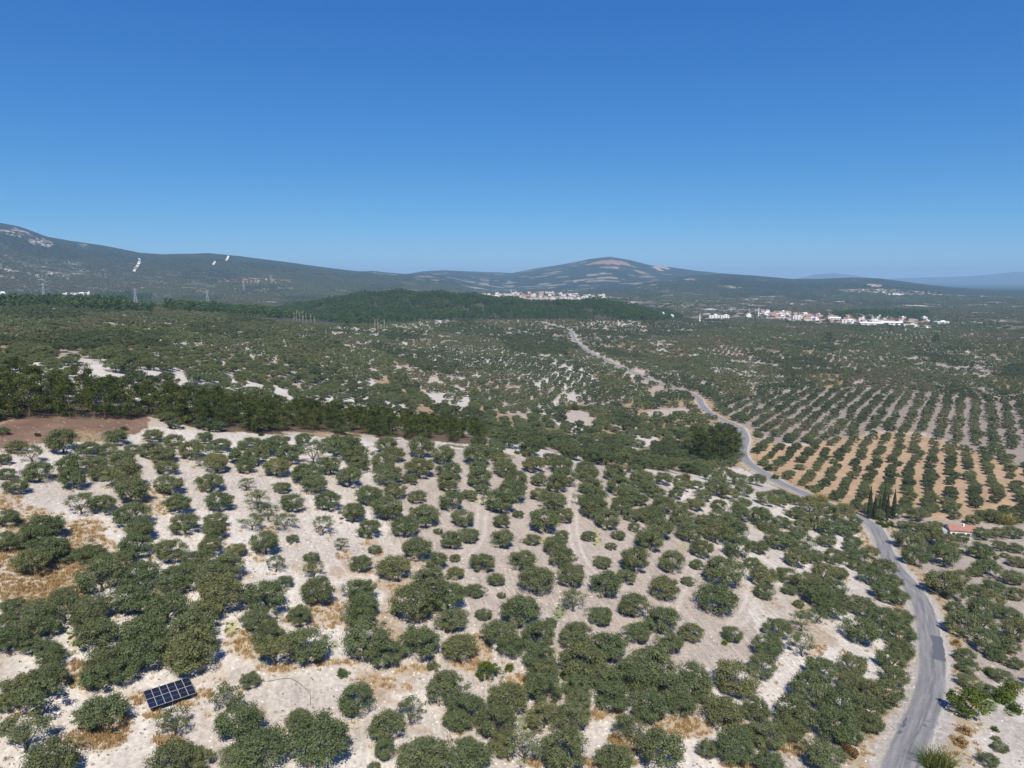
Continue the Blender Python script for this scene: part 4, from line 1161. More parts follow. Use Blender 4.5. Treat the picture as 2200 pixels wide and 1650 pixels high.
# far clumps
x, y = lattice(-3900, 3900, 1100, 4300, 14.5, 13.5, 0.3, g, 3.2)
r = np.hypot(x, y); a = np.abs(np.arctan2(x, y))
k = (r > RNEAR - 10) & (r < 4250) & (a < FOVA); x, y = x[k], y[k]
px, py, _ = project_xy(x, y)
rr = np.hypot(x, y)
dens = fbm(x / 70.0, y / 50.0, 181, 4)
k = (dens < 0.60 + 0.05 * (px < 900)) & (~in_poly(px, py, TOWN2) | (g.random(len(x)) < 0.35)) & ~(in_poly(px, py, PINEHILL_POLY) & (rr < 2300)) & ~(in_poly(px, py, TOWN1) & (rr > 2100) & (rr < 2850))
k &= g.random(len(x)) < (1 - 0.6 * smooth(3400, 4250, rr))
FX, FY = x[k], y[k]
P, RZ_, S_, IX = [], [], [], []
NEARD = OLV['d'][:4]
DEEPD = [low_olive(60 + i, 66, 60, 0.027, M_OLIVE_DEEP) for i in range(3)]
src = NEARD + LOWA + LOWB + FARC_M + DEEPD      # 0-3, 4-15, 16-24, 25-33, 34-36
def tone_of(x, y):
    t = STONE_[parcel(x, y)] + g.normal(0, 0.08, len(x)) - 0.25 * np.exp(-(((to_pix(np.stack([x, y, height(x, y)], 1))[0] - 1300) / 260.0) ** 2)) * (np.hypot(x, y) < 700)
    return np.where(t < 0.36, 0, np.where(t < 0.78, 1, 2))
def put(x, y, w_, i0, n_, zs=0.98, tones=False):
    m_ = len(x)
    P.append(np.stack([x, y, height(x, y) - 0.03], 1)); RZ_.append(g.uniform(0, 6.283, m_))
    S_.append(np.stack([w_, w_, w_ * zs * g.uniform(0.85, 1.1, m_)], 1)); IX.append((i0 + tone_of(x, y) * n_ if tones else i0) + g.integers(0, n_, m_))
rest = np.array(rest, int)
if len(rest):
    put(TXYZ[rest, 0], TXYZ[rest, 1], Wm[rest] * 1.02, 0, 4)
k = AR < 420
dp = k & (tone_of(AX, AY) == 0)
put(AX[k & ~dp], AY[k & ~dp], AW[k & ~dp] * 0.98, 0, 4); put(AX[dp], AY[dp], AW[dp] * 0.98, 34, 3)
k = (AR >= 420) & (AR < 850); put(AX[k], AY[k], AW[k] * 0.98, 4, 4, tones=True)
k = AR >= 850; put(AX[k], AY[k], AW[k] * 0.97, 16, 3, tones=True)
put(FX, FY, g.uniform(0.8, 1.1, len(FX)), 25, 3, tones=True)
o = scatter('olive_grove', np.concatenate(P), np.concatenate(RZ_), np.concatenate(S_), np.concatenate(IX), src)
tag(o, 'grey-green olive groves covering the valley and slopes beyond the near hill', 'olive grove')
print('grove', sum(len(p) for p in P))

# trunks of the nearer valley trees
k = AR < 520
if k.any():
    m_ = int(k.sum())
    o = scatter('olive_trunks', np.stack([AX[k], AY[k], height(AX[k], AY[k]) - 0.05], 1), g.uniform(0, 6.28, m_), AW[k], g.integers(0, 3, m_), TRK['d'])
    tag(o, 'short dark trunks under the olive crowns of the valley groves', 'tree trunks')

# ------------------------------------------------------------------ pines
def thin_points(x, y, dmin):
    """keep points no closer than dmin"""
    keep = []; cell = {}
    for i in range(len(x)):
        c = (int(x[i] // dmin), int(y[i] // dmin)); ok = True
        for a in (-1, 0, 1):
            for b_ in (-1, 0, 1):
                for j in cell.get((c[0] + a, c[1] + b_), ()):
                    if (x[i] - x[j]) ** 2 + (y[i] - y[j]) ** 2 < dmin * dmin:
                        ok = False
        if ok:
            keep.append(i); cell.setdefault(c, []).append(i)
    return np.array(keep, int)
gp = np.random.default_rng(9)
bx = gp.uniform(-60, 1055, 2600); by = gp.uniform(852, 958, 2600)
k = in_poly(bx, by, PINE_BELT); bx, by = bx[k], by[k]
x, y, z, r = cast(bx, by)
k = r < 330; x, y, bx, by = x[k], y[k], bx[k], by[k]
q = thin_points(x, y, 4.6); x, y, bx, by = x[q], y[q], bx[q], by[q]
PINES = []
for i in range(len(x)):
    h_ = np.interp(bx[i], [0, 300, 600, 900, 1050], [11.5, 10.0, 8.8, 7.6, 6.4]) * gp.uniform(0.78, 1.12)
    PINES.append((x[i], y[i], h_, bx[i]))
PINES.sort(key=lambda t: t[3])
print('belt pines', len(PINES))
PPX = {}
for n_, (x_, y_, h_, px_) in enumerate(PINES):
    e = empty('pine_tree', (x_, y_, float(height(x_, y_))), gp.uniform(0, 6.28), (h_ * 1.12, h_ * 1.12, h_))
    j = int(gp.integers(0, 1000))
    child('trunk', PTR[j % 3], e); child('crown', PIN[j % 5], e)
    front = to_pix(np.array([x_, y_, float(height(x_, y_))]))[1]
    tag(e, 'dark pine in the pine belt, %s from the left end' % ordinal(n_ + 1), 'pine tree', 'pines of the belt across the hill')
RPX = [(1496, 984), (1512, 992), (1527, 985), (1545, 992), (1560, 983), (1575, 990), (1590, 984), (1536, 972), (1556, 970), (1574, 971), (1508, 975)]
x, y, z, r = cast([p[0] for p in RPX], [p[1] for p in RPX])
rdp, ip_ = road_dist(x, y)
for n_, i in enumerate(np.argsort([p[0] for p in RPX])):
    xx, yy = x[i], y[i]
    if rdp[i] < 5.0:
        kk = ip_[i]; xx, yy = ROAD[kk] - NRM[kk] * 5.0
    h_ = 15.0 * gp.uniform(0.85, 1.1)
    e = empty('pine_tree', (xx, yy, float(height(xx, yy))), gp.uniform(0, 6.28), (h_ * 1.2, h_ * 1.2, h_))
    child('trunk', PTR[n_ % 3], e); child('crown', PIN[n_ % 5], e)
    tag(e, 'tall pine at the road bend, %s from the left of its clump' % ordinal(n_ + 1), 'pine tree', 'pines at the road bend')
# the wooded hill and the far pine groves read as one mass
PP, PH = [], []
def forest(poly, n_, rmin, rmax, dmin, hgt):
    xs = np.array([p[0] for p in poly]); r_ = np.sqrt(gp.uniform(rmin ** 2, rmax ** 2, n_))
    a0 = math.atan2(xs.min() - 1100, FPX) - 0.02; a1 = math.atan2(xs.max() - 1100, FPX) + 0.02
    a_ = gp.uniform(a0, a1, n_)
    x, y = r_ * np.sin(a_), r_ * np.cos(a_)
    px, py, _ = project_xy(x, y)
    k = in_poly(px, py, poly); x, y = x[k], y[k]
    q = thin_points(x, y, dmin); x, y = x[q], y[q]
    q = fbm(x / 30.0, y / 30.0, 211, 3) < 0.63; x, y = x[q], y[q]
    PP.append(np.stack([x, y, height(x, y) - 0.1], 1)); PH.append(hgt * gp.uniform(0.7, 1.15, len(x)) * (0.45 + 1.1 * fbm(x / 36.0, y / 36.0, 201, 3)))
forest(PINEHILL_POLY, 60000, 1050, 1900, 5.6, 9.5)
forest(PINE_L1, 9000, 700, 1700, 5.5, 11)
forest(PINE_L2, 8000, 700, 1700, 5.5, 11)
forest([(215, 645), (240, 628), (300, 622), (330, 632), (320, 645)], 9000, 1000, 2600, 7, 12)
forest([(1760, 680), (1870, 668), (1990, 672), (2000, 684), (1870, 690)], 6000, 1500, 2400, 9, 12)
PP = np.concatenate(PP); PH = np.concatenate(PH)
o = scatter('pine_forest', PP, gp.uniform(0, 6.28, len(PP)), np.stack([PH * 1.15, PH * 1.15, PH], 1), gp.integers(0, 4, len(PP)), PINLOW)
tag(o, 'dark green pine woods on the low hill and ridges in mid-distance', 'pine forest')
print('forest', len(PP))

# dark single trees dotted over the far groves
DOT = [(1780, 735, 15), (2010, 738, 13), (1560, 705, 9), (2090, 800, 9), (1390, 812, 7), (1215, 770, 8)]
for n_, (px_, py_, h_) in enumerate(DOT):
    x, y, z, r = cast([px_], [py_])
    e = empty('pine_tree', (x[0], y[0], z[0]), n_, (h_ * 1.4, h_ * 1.4, h_))
    child('trunk', PTR[n_ % 3], e); child('crown', PIN[n_ % 5], e)
    tag(e, ['broad dark pine standing alone above the right-hand groves', 'dark lone pine near the right edge below the town', 'lone pine in tan grove below the hilltop houses', 'brownish-green tall tree in the white clearing at right', 'small dark tree beside the far stretch of road', 'small dark tree left of the far road in the pale grove'][n_], 'tree')

# cypresses by the road
CPX = [(1867, 1116, 70), (1878, 1117, 56), (1888, 1117, 50), (1897, 1119, 72), (1905, 1121, 60), (1919, 1116, 64)]
CLB = ['leftmost tall cypress of the roadside clump', 'second cypress from the left in the roadside clump', 'shorter cypress, third from the left in the roadside clump', 'tall slim cypress in the middle of the roadside clump', 'slender cypress, fifth from the left in the roadside clump', 'rightmost cypress of the roadside clump']
x, y, z, r = cast([c[0] for c in CPX], [c[1] for c in CPX])
for i, c in enumerate(CPX):
    h_ = c[2] * to_pix(np.array([x[i], y[i], z[i]]))[2] / FPX * 1.05
    e = empty('cypress_tree', (x[i], y[i], z[i]), i * 1.3, (h_ * 0.9, h_ * 0.9, h_))
    child('trunk', CYT, e); child('crown', CYP[i % 3], e)
    tag(e, CLB[i], 'cypress tree', 'cypresses by the road')

# ------------------------------------------------------------------ shrubs one can pick out: px, py (base), width px, kind, label
B_GREEN = bush_mesh(0, M_GREEN, 26, 60, 0.04); B_OLIVE = bush_mesh(1, M_OLIVE, 26, 60, 0.038); B_DRY = bush_mesh(2, M_DRY, 26, 60, 0.035); B_DEAD = bush_mesh(3, M_DEAD, 20, 60, 0.022, 0.45, 0.2); B_RUST = bush_mesh(4, M_RUST, 28, 60, 0.035, 0.6)
B_DARK = bush_mesh(5, M_PINE, 26, 60, 0.035, 0.55)
SHR = [(81, 937, 18, B_DARK, 'small dark green shrub on the reddish bare earth'), (267, 924, 20, B_DARK, 'dark round shrub at the right end of the reddish earth'), (195, 1162, 28, B_DEAD, 'grey dead bush on pale soil at left'), (561, 936, 20, B_DARK, 'dark shrub under the pine belt above the white lanes'),
       (738, 1451, 40, B_OLIVE, 'small grey-green shrub right of the flat-topped tree'), (1556, 1385, 20, B_GREEN, 'bright green low shrub beside a small olive in bare field'), (1094, 1440, 30, B_GREEN, 'green bush beside the straw-coloured grass strip'), (1215, 1457, 34, B_GREEN, 'low green bush between crowded olive trees at bottom centre'),
       (1825, 1622, 52, B_RUST, 'rusty brown shrub among olive trees left of the road'), (1473, 1030, 32, B_RUST, 'autumn-yellow shrub at the end of a white clearing'), (2064, 1600, 46, B_DRY, 'tall orange dry bush right of the road'), (2072, 1575, 40, B_DRY, 'orange-brown dry bush just below the broad-leaved tree'),
       (2053, 1385, 28, B_DRY, 'orange dry bush right of the dark asphalt patch'), (2152, 1508, 60, B_GREEN, 'bright green vegetable patch bushes near the right edge'), (2170, 1490, 56, B_GREEN, 'yellow-green bush in the garden near the right edge'), (2125, 1448, 34, B_GREEN, 'light green bush above the garden near the right edge'), (2180, 1528, 40, B_GREEN, 'low green bush at the bottom of the garden'),
       (2138, 1570, 22, B_GREEN, 'small green weed bush in bare pale field, lower right'), (2140, 1592, 26, B_OLIVE, 'small shrub between weeds and young olives, lower right'), (1912, 1130, 26, B_GREEN, 'bright yellow-green bush at the foot of the cypresses'), (1890, 1127, 24, B_GREEN, 'green bush at the left foot of the cypress clump'), (1901, 1133, 20, B_GREEN, 'low green bush beside the road under the cypresses'),
       (1111, 975, 20, B_OLIVE, 'round shrub at the crest above the tilled field'), (1665, 1030, 26, B_GREEN, 'dark green bush at the corner of the orange orchard'), (1650, 1010, 28, B_DARK, 'dark round bush by the road at the orange orchard'), (1735, 1050, 18, B_GREEN, 'light green reeds at the lower left of the orange orchard'), (1030, 1453, 22, B_RUST, 'rusty weeds under the yellowish olive tree'), (1130, 1463, 24, B_RUST, 'dark red weeds by the straw-coloured strip'),
       (1632, 1240, 18, B_RUST, 'brown dry sprig among the right-hand olive trees'), (930, 1437, 40, B_OLIVE, 'grey shrub above the large round olive at bottom centre'), (1320, 1590, 40, B_DRY, 'dry tan bush under the sparse tree at bottom'), (20, 1330, 20, B_DRY, 'dry bush near the left edge under olive trees')]
sx_, sy_, sz_, sr_ = cast([s[0] for s in SHR], [s[1] for s in SHR])
for i, s in enumerate(SHR):
    w_ = s[2] * to_pix(np.array([sx_[i], sy_[i], sz_[i]]))[2] / FPX
    e = empty('shrub', (sx_[i], sy_[i], sz_[i]), i * 0.7, w_)
    child('foliage', s[3], e)
    _v, _f = [], []
    st_me = bpy.data.meshes.get('shrub_stem')
    if st_me is None:
        for k in range(5):
            tube(_v, _f, (0.02 * math.cos(k * 1.26), 0.02 * math.sin(k * 1.26), -0.05), (0.2 * math.cos(k * 1.26), 0.2 * math.sin(k * 1.26), 0.3), 0.016, 0.006, 4)
        st_me = bpy.data.meshes.new('shrub_stem'); st_me.from_pydata([tuple(map(float, v)) for v in _v], [], _f); st_me.update(); st_me.materials.append(M_BARK)
    child('stem', st_me, e)
    tag(e, s[4], 'shrub')
# reeds by the road
REED = blade_mesh('blades', 1, M_GREEN, 700, 0.42, 0.9, 0.009, 0.95)
x, y, z, r = cast([2012], [1650])
e = empty('reed_clump', (x[0], y[0], z[0]), 0.0, (3.8, 3.8, 2.4)); child('blades', REED, e)
child('dry_blades', blade_mesh('dry_blades', 2, M_STRAW, 90, 0.4, 0.9, 0.010, 0.4), e)
tag(e, 'bushy green reed clump on the right verge at the bottom', 'reeds')
REED2 = blade_mesh('blades', 3, M_STRAW, 260, 0.42, 1.0, 0.012, 0.4)
for (px_, py_, w_, lb) in [(2150, 1122, 9.0, 'strip of yellow-green reeds right of the white farmhouse'), (1345, 955, 7.0, 'pale green reed clump in the dark valley grove'), (1760, 1078, 6.0, 'reeds at the lower edge of the orange orchard'), (1230, 878, 11.0, 'yellowish reed bed beside the green patch in the valley')]:
    x, y, z, r = cast([px_], [py_])
    e = empty('reed_clump', (x[0], y[0], z[0]), 0.5, (w_, w_, 3.0)); child('blades', REED, e); child('dry_blades', REED2, e); tag(e, lb, 'reeds')
# bare pale poplars at the foot of the wooded hill
POP = [(632, 692, 14), (638, 694, 17), (644, 694, 15), (651, 695, 16), (658, 696, 14), (668, 697, 13), (676, 697, 12), (806, 712, 15), (812, 713, 17), (819, 713, 14), (826, 714, 16)]
_g = np.random.default_rng(77)
for n_, (px_, py_, h_) in enumerate(POP):
    x, y, z, r = cast([px_], [py_])
    V, F = [], []
    tube(V, F, (0, 0, -0.3), (0, 0, h_), 0.28, 0.06, 5)
    o = mesh_obj('trunk', V, F, M_PALEBARK)
    V, F = [], []
    for k in range(16):
        zz = h_ * _g.uniform(0.2, 0.9); a_ = _g.uniform(0, 6.28); l_ = h_ * 0.09
        tube(V, F, (0, 0, zz), (l_ * math.cos(a_), l_ * math.sin(a_), zz + h_ * 0.16), 0.12, 0.04, 4)
    o2 = mesh_obj('branches', V, F, M_PALEBARK)
    e = empty('bare_poplar', (x[0], y[0], z[0])); o.parent = e; o2.parent = e
    tag(e, 'bare pale poplar, %s from the left at the wooded hill foot' % ordinal(n_ + 1), 'tree', 'bare poplars below the pine hill')

# ------------------------------------------------------------------ dry grass, weeds and stones (uncounted)
GR_T = [blade_mesh('tuft', 10 + i, M_STRAW, 26, 0.35, 0.45, 0.03, 0.5) for i in range(3)]
WD_T = [bush_mesh(30 + i, M_GREEN, 5, 8, 0.10, 0.3) for i in range(2)]
SH_T = [bush_mesh(40, M_DEAD, 6, 9, 0.08, 0.4, 0.3), bush_mesh(41, M_OLIVE, 6, 9, 0.09, 0.4)]
gx = np.random.default_rng(13)
PT, KT = [], []
for (cx_, cy_, rx_, ry_, kk) in SPOTS:
    n_ = int(rx_ * ry_ * 0.06)
    t = gx.uniform(0, 6.28, n_); q = np.sqrt(gx.random(n_))
    PT.append(np.stack([cx_ + rx_ * q * np.cos(t), cy_ + ry_ * q * np.sin(t)], 1)); KT += [kk] * n_
PT = np.concatenate(PT); KT = np.array(KT)
x, y, z, r = cast(PT[:, 0], PT[:, 1])
def grass_obj(name, x, y, w_, src_, label, cat):
    m_ = len(x)
    o = scatter(name, np.stack([x, y, height(x, y) - 0.02], 1), gx.uniform(0, 6.28, m_), w_, gx.integers(0, len(src_), m_), src_)
    tag(o, label, cat)
rdg, _ = road_dist(x, y)
dry = ((KT == 'o') | (KT == 's')) & (r < 300) & (rdg > 3.4)
# more tufts round tree feet and along the verges
ti = gx.integers(0, len(T), 2600); ta = gx.uniform(0, 6.28, 2600); tr_ = Wm[ti] * gx.uniform(0.2, 0.62, 2600)
tx = TXYZ[ti, 0] + tr_ * np.cos(ta); ty = TXYZ[ti, 1] + tr_ * np.sin(ta)
tpx, tpy, _ = project_xy(tx, ty)
okt = ~in_poly(tpx, tpy, TILL_POLY)
sv = gx.integers(0, 260, 1500); off_ = gx.uniform(3.6, 7.5, 1500) * np.where(gx.random(1500) < 0.5, -1, 1)
vx = ROAD[sv, 0] + NRM[sv, 0] * off_ + gx.normal(0, 0.6, 1500); vy = ROAD[sv, 1] + NRM[sv, 1] * off_ + gx.normal(0, 0.6, 1500)
vd, _ = road_dist(vx, vy); vk = vd > 3.3
gxx = np.concatenate([x[dry], tx[okt], vx[vk]]); gyy = np.concatenate([y[dry], ty[okt], vy[vk]])
kd = road_dist(gxx, gyy)[0] > 3.3
gxx, gyy = gxx[kd], gyy[kd]
grass_obj('dry_grass', gxx, gyy, gx.uniform(0.6, 1.3, len(gxx)), GR_T, 'orange and straw coloured dry grass between the near olive trees', 'dry grass')
gr_ = ((KT == 'y') | (KT == 'g')) & (r < 300) & (rdg > 3.4)
grass_obj('green_weeds', x[gr_], y[gr_], gx.uniform(0.5, 1.1, gr_.sum()), WD_T, 'fresh green and yellow weeds on the bare near soil', 'weeds')
# scattered little weeds and clods on the bare chalk
n_ = 5200
bx = gx.uniform(0, 2200, n_); by = gx.uniform(960, 1650, n_)
x, y, z, r = cast(bx, by)
dn = fbm(x / 9, y / 9, 191, 3); rdg, _ = road_dist(x, y)
k = (r < 260) & (dn > 0.5) & (rdg > 3.6)
grass_obj('small_weeds', x[k], y[k], gx.uniform(0.25, 0.6, k.sum()), SH_T, 'tiny grey weeds dotted over the pale soil', 'weeds')
me = bpy.data.meshes.new('stone')
import bmesh
bm = bmesh.new(); bmesh.ops.create_icosphere(bm, subdivisions=1, radius=0.5)
for v in bm.verts:
    v.co *= random.uniform(0.7, 1.15); v.co.z *= 0.6
bm.to_mesh(me); bm.free()
me.materials.append(simple_mat('chalk_stone', (0.62, 0.59, 0.53), 0.95, 0.15, 3.0))
k = (r < 220) & (dn < 0.47) & (rdg > 3.2) & (gx.random(n_) < 0.8)
grass_obj('stones', x[k], y[k], gx.uniform(0.15, 0.5, k.sum()), [me], 'loose pale chalk stones lying on the near soil', 'stones')
print('plants done')
# ------------------------------------------------------------------ solar array
def box_v(V, F, c, sx, sy, sz, ex=(1, 0, 0), ey=(0, 1, 0), ez=(0, 0, 1)):
    c = np.array(c, float); ex = np.array(ex, float) * sx / 2; ey = np.array(ey, float) * sy / 2; ez = np.array(ez, float) * sz / 2
    k = len(V)
    for a in (-1, 1):
        for b_ in (-1, 1):
            for d in (-1, 1):
                V.append(c + a * ex + b_ * ey + d * ez)
    for q in ((0, 1, 3, 2), (4, 6, 7, 5), (0, 4, 5, 1), (2, 3, 7, 6), (0, 2, 6, 4), (1, 5, 7, 3)):
        F.append(tuple(k + i for i in q))

m_cell, nt, b = new_mat('solar_cells', 0.12)
tc = nd(nt, 'ShaderNodeTexCoord'); sp = nt.nodes.new('ShaderNodeSeparateXYZ'); nt.links.new(tc.outputs['Object'], sp.inputs[0])
def lines(ax, period, width):
    f_ = math_n(nt, 'FRACT', math_n(nt, 'ADD', math_n(nt, 'DIVIDE', sp.outputs[ax], period), 0.5))
    return math_n(nt, 'GREATER_THAN', math_n(nt, 'ABSOLUTE', math_n(nt, 'SUBTRACT', f_, 0.5)), 0.5 - width)
ln = math_n(nt, 'MAXIMUM', lines(0, 0.149, 0.04), lines(1, 0.149, 0.04))
c = mix_c(nt, math_n(nt, 'MULTIPLY', ln, 0.35), (0.010, 0.013, 0.030), (0.06, 0.065, 0.085))
mid_ = math_n(nt, 'LESS_THAN', math_n(nt, 'ABSOLUTE', sp.outputs[1]), 0.022)
c = mix_c(nt, math_n(nt, 'MULTIPLY', mid_, 0.7), c, (0.18, 0.19, 0.22))
nt.links.new(c, b.inputs['Base Color']); b.inputs['Specular IOR Level'].default_value = 0.4
m_alu = simple_mat('aluminium', (0.50, 0.51, 0.53), 0.45, 0.06, 4.0, 0.3)
m_steel = simple_mat('galvanised_steel', (0.30, 0.30, 0.31), 0.55, 0.15, 3.0, 0.5)
SXY = (-44.82, 86.06); SYAW, STILT = 0.660, 0.132
sz0 = float(height(*SXY))
arr = empty('solar_array', (SXY[0], SXY[1], sz0), SYAW)
tag(arr, 'dark blue ground-mounted array of twelve solar panels on pale soil', 'solar panels')
PW_, PH_ = 0.925, 1.875
gap = 0.012
cell_me = None
ct, st_ = math.cos(STILT), math.sin(STILT)
def tilt_pt(u, v, w_=0.0):
    return (u, v * ct - w_ * st_, 0.95 + v * st_ + w_ * ct)
for j in range(2):
    for i in range(6):
        u = (i - 2.5) * (PW_ + gap); v = (j - 0.5) * (PH_ + gap)
        if cell_me is None:
            V, F = [], []
            box_v(V, F, (0, 0, 0), PW_ - 0.05, PH_ - 0.05, 0.012)
            cell_me = bpy.data.meshes.new('solar_panel'); cell_me.from_pydata([tuple(map(float, q)) for q in V], [], F); cell_me.update(); cell_me.materials.append(m_cell)
            V, F = [], []
            for s in (-1, 1):
                box_v(V, F, (s * (PW_ / 2 - 0.0125), 0, 0.0), 0.025, PH_, 0.036)
                box_v(V, F, (0, s * (PH_ / 2 - 0.0125), 0.0), PW_ - 0.052, 0.025, 0.036)
            frame_me = bpy.data.meshes.new('frame'); frame_me.from_pydata([tuple(map(float, q)) for q in V], [], F); frame_me.update(); frame_me.materials.append(m_alu)
        p = child('solar_panel', cell_me, arr)
        p.location = tilt_pt(u, v); p.rotation_euler = (STILT, 0, 0)
        child('frame', frame_me, p)
for v in (-1.35, -0.45, 0.45, 1.35):
    V, F = [], []
    box_v(V, F, (0, 0, 0), 5.7, 0.05, 0.06)
    o = mesh_obj('rail', V, F, m_steel, arr); o.location = tilt_pt(0, v, -0.052); o.rotation_euler = (STILT, 0, 0)
for u in (-2.4, 0.0, 2.4):
    for v in (-1.3, 1.3):
        top = tilt_pt(u, v, -0.085)
        gx_ = SXY[0] + u * math.cos(SYAW) - v * math.sin(SYAW); gy_ = SXY[1] + u * math.sin(SYAW) + v * math.cos(SYAW)
        zb = float(height(gx_, gy_)) - sz0 - 0.15
        V, F = [], []
        box_v(V, F, (top[0], top[1], (top[2] + zb) / 2), 0.08, 0.08, top[2] - zb)
        mesh_obj('post', V, F, m_steel, arr)

# ------------------------------------------------------------------ irrigation hose
HPX = [(566, 1466), (590, 1462), (612, 1458), (626, 1459), (645, 1470), (658, 1482), (666, 1490), (667, 1500), (667, 1512), (666, 1520)]
x, y, z, r = cast([p[0] for p in HPX], [p[1] for p in HPX])
HP = resample(np.stack([x, y], 1), 0.5)
hz = height(HP[:, 0], HP[:, 1]) + 0.06
V, F = [], []
for i in range(len(HP) - 1):
    tube(V, F, (HP[i, 0], HP[i, 1], hz[i]), (HP[i + 1, 0], HP[i + 1, 1], hz[i + 1]), 0.028, 0.028, 5)
o = mesh_obj('irrigation_hose', V, F, simple_mat('black_plastic', (0.03, 0.03, 0.032), 0.5, 0.1))
tag(o, 'thin black hose bending across the white soil below the flat-topped tree', 'hose')

# ------------------------------------------------------------------ farmhouse among the olives
m_plaster = simple_mat('white_plaster', (0.74, 0.72, 0.68), 0.9, 0.06, 1.0)
m_tile = simple_mat('clay_tiles', (0.36, 0.185, 0.14), 0.85, 0.25, 2.5)
m_wood = simple_mat('dark_wood', (0.10, 0.075, 0.055), 0.8, 0.2, 3.0)
m_glass = simple_mat('window_glass', (0.05, 0.06, 0.075), 0.15, 0.1)
m_gray = simple_mat('grey_sheet', (0.36, 0.37, 0.38), 0.7, 0.1)
hx, hy, hz_, hr = cast([2062], [1152])
house = empty('farmhouse', (hx[0], hy[0], hz_[0] - 0.2), R(-12))
tag(house, 'small white farmhouse with red tiled roof among dark olive trees', 'house')
L_, D_, H_ = 7.6, 4.6, 2.9
V, F = [], []
box_v(V, F, (0, 0, H_ / 2), L_, D_, H_)
k = len(V)
V += [np.array((-L_ / 2, -D_ / 2, H_)), np.array((-L_ / 2, D_ / 2, H_)), np.array((-L_ / 2, 0, H_ + 1.1)), np.array((L_ / 2, -D_ / 2, H_)), np.array((L_ / 2, D_ / 2, H_)), np.array((L_ / 2, 0, H_ + 1.1))]
F += [(k, k + 2, k + 1), (k + 3, k + 4, k + 5)]
mesh_obj('wall', V, F, m_plaster, house)
V, F = [], []
sl = math.atan2(1.1, D_ / 2)
for s in (-1, 1):
    w_ = (D_ / 2 + 0.35) / math.cos(sl)
    mid = np.array((0, s * (D_ / 2 + 0.35) / 2, H_ + 1.18 - math.tan(sl) * (D_ / 2 + 0.35) / 2))
    box_v(V, F, mid, L_ + 0.7, w_, 0.12, (1, 0, 0), (0, math.cos(sl), -s * math.sin(sl)), (0, s * math.sin(sl), math.cos(sl)))
roof = mesh_obj('roof', V, F, m_tile, house)
V, F = [], []
for s in (-1, 1):
    for i in range(38):
        u = -L_ / 2 - 0.25 + i * (L_ + 0.5) / 37
        w_ = (D_ / 2 + 0.33) / math.cos(sl)
        mid = np.array((u, s * (D_ / 2 + 0.35) / 2, H_ + 1.27 - math.tan(sl) * (D_ / 2 + 0.35) / 2))
        box_v(V, F, mid, 0.10, w_, 0.08, (1, 0, 0), (0, math.cos(sl), -s * math.sin(sl)), (0, s * math.sin(sl), math.cos(sl)))
o = mesh_obj('tile_rows', V, F, m_tile, roof); o['kind'] = 'stuff'
V, F = [], []
box_v(V, F, (0.6, -0.5, H_ + 1.35), 0.5, 0.5, 1.1); mesh_obj('chimney', V, F, m_plaster, roof)
V, F = [], []
box_v(V, F, (-1.2, -D_ / 2 - 0.02, 1.05), 0.95, 0.08, 2.1); mesh_obj('door', V, F, m_gray, house)
for u in (-2.8, 1.6):
    V, F = [], []
    box_v(V, F, (u, -D_ / 2 - 0.02, 1.6), 0.9, 0.07, 1.0); w_o = mesh_obj('window', V, F, m_glass, house)
    V, F = [], []
    box_v(V, F, (u, -D_ / 2 - 0.05, 1.07), 1.1, 0.16, 0.08); mesh_obj('sill', V, F, m_plaster, w_o)
V, F = [], []
box_v(V, F, (-L_ / 2 - 1.0, 0.2, 1.2), 1.9, 3.4, 2.4); mesh_obj('lean_to', V, F, m_gray, house)

# ------------------------------------------------------------------ the two towns
m_walls = [simple_mat('town_wall_%s' % n_, c_, 0.9, 0.05, 0.4) for n_, c_ in (('white', (0.64, 0.63, 0.61)), ('cream', (0.52, 0.47, 0.41)), ('grey', (0.48, 0.46, 0.45)), ('pink', (0.56, 0.44, 0.38)))]
m_roofs = [simple_mat('town_roof_red', (0.36, 0.17, 0.13), 0.85, 0.15, 0.5), simple_mat('town_roof_brown', (0.30, 0.21, 0.17), 0.85, 0.15, 0.5), simple_mat('town_roof_white', (0.70, 0.70, 0.70), 0.8, 0.05, 0.5)]
MEC = {}
def building_meshes(storeys, roofkind):
    """unit-footprint walls with window recesses, and a roof"""
    key = (storeys, roofkind)
    if key in MEC:
        return MEC[key]
    V, F = [], []
    box_v(V, F, (0, 0, storeys * 0.5), 1, 1, storeys)
    w_ = (V, F)
    V2, F2 = [], []
    h = storeys
    if roofkind == 'gable':
        e = 0.56; t = 0.75
        V2 += [np.array(q, float) for q in ((-e, -e, h - 0.02), (e, -e, h - 0.02), (e, e, h - 0.02), (-e, e, h - 0.02), (-e, 0, h + t), (e, 0, h + t))]
        F2 += [(0, 1, 5, 4), (2, 3, 4, 5), (0, 4, 3), (1, 2, 5), (3, 2, 1, 0)]
    elif roofkind == 'hip':
        e = 0.57; t = 0.6
        V2 += [np.array(q, float) for q in ((-e, -e, h - 0.02), (e, -e, h - 0.02), (e, e, h - 0.02), (-e, e, h - 0.02), (-0.2, 0, h + t), (0.2, 0, h + t))]
        F2 += [(0, 1, 5, 4), (2, 3, 4, 5), (3, 0, 4), (1, 2, 5), (3, 2, 1, 0)]
    else:
        box_v(V2, F2, (0, 0, h + 0.06), 1.05, 1.05, 0.14)
        box_v(V2, F2, (0.2, 0.2, h + 0.4), 0.3, 0.3, 0.55)
    V3, F3 = [], []
    for s in range(storeys):
        for u in (-0.3, 0, 0.3):
            box_v(V3, F3, (u, -0.5, s + 0.55), 0.13, 0.012, 0.45)
    MEC[key] = (w_, (V2, F2), (V3, F3))
    return MEC[key]
DATA = {}
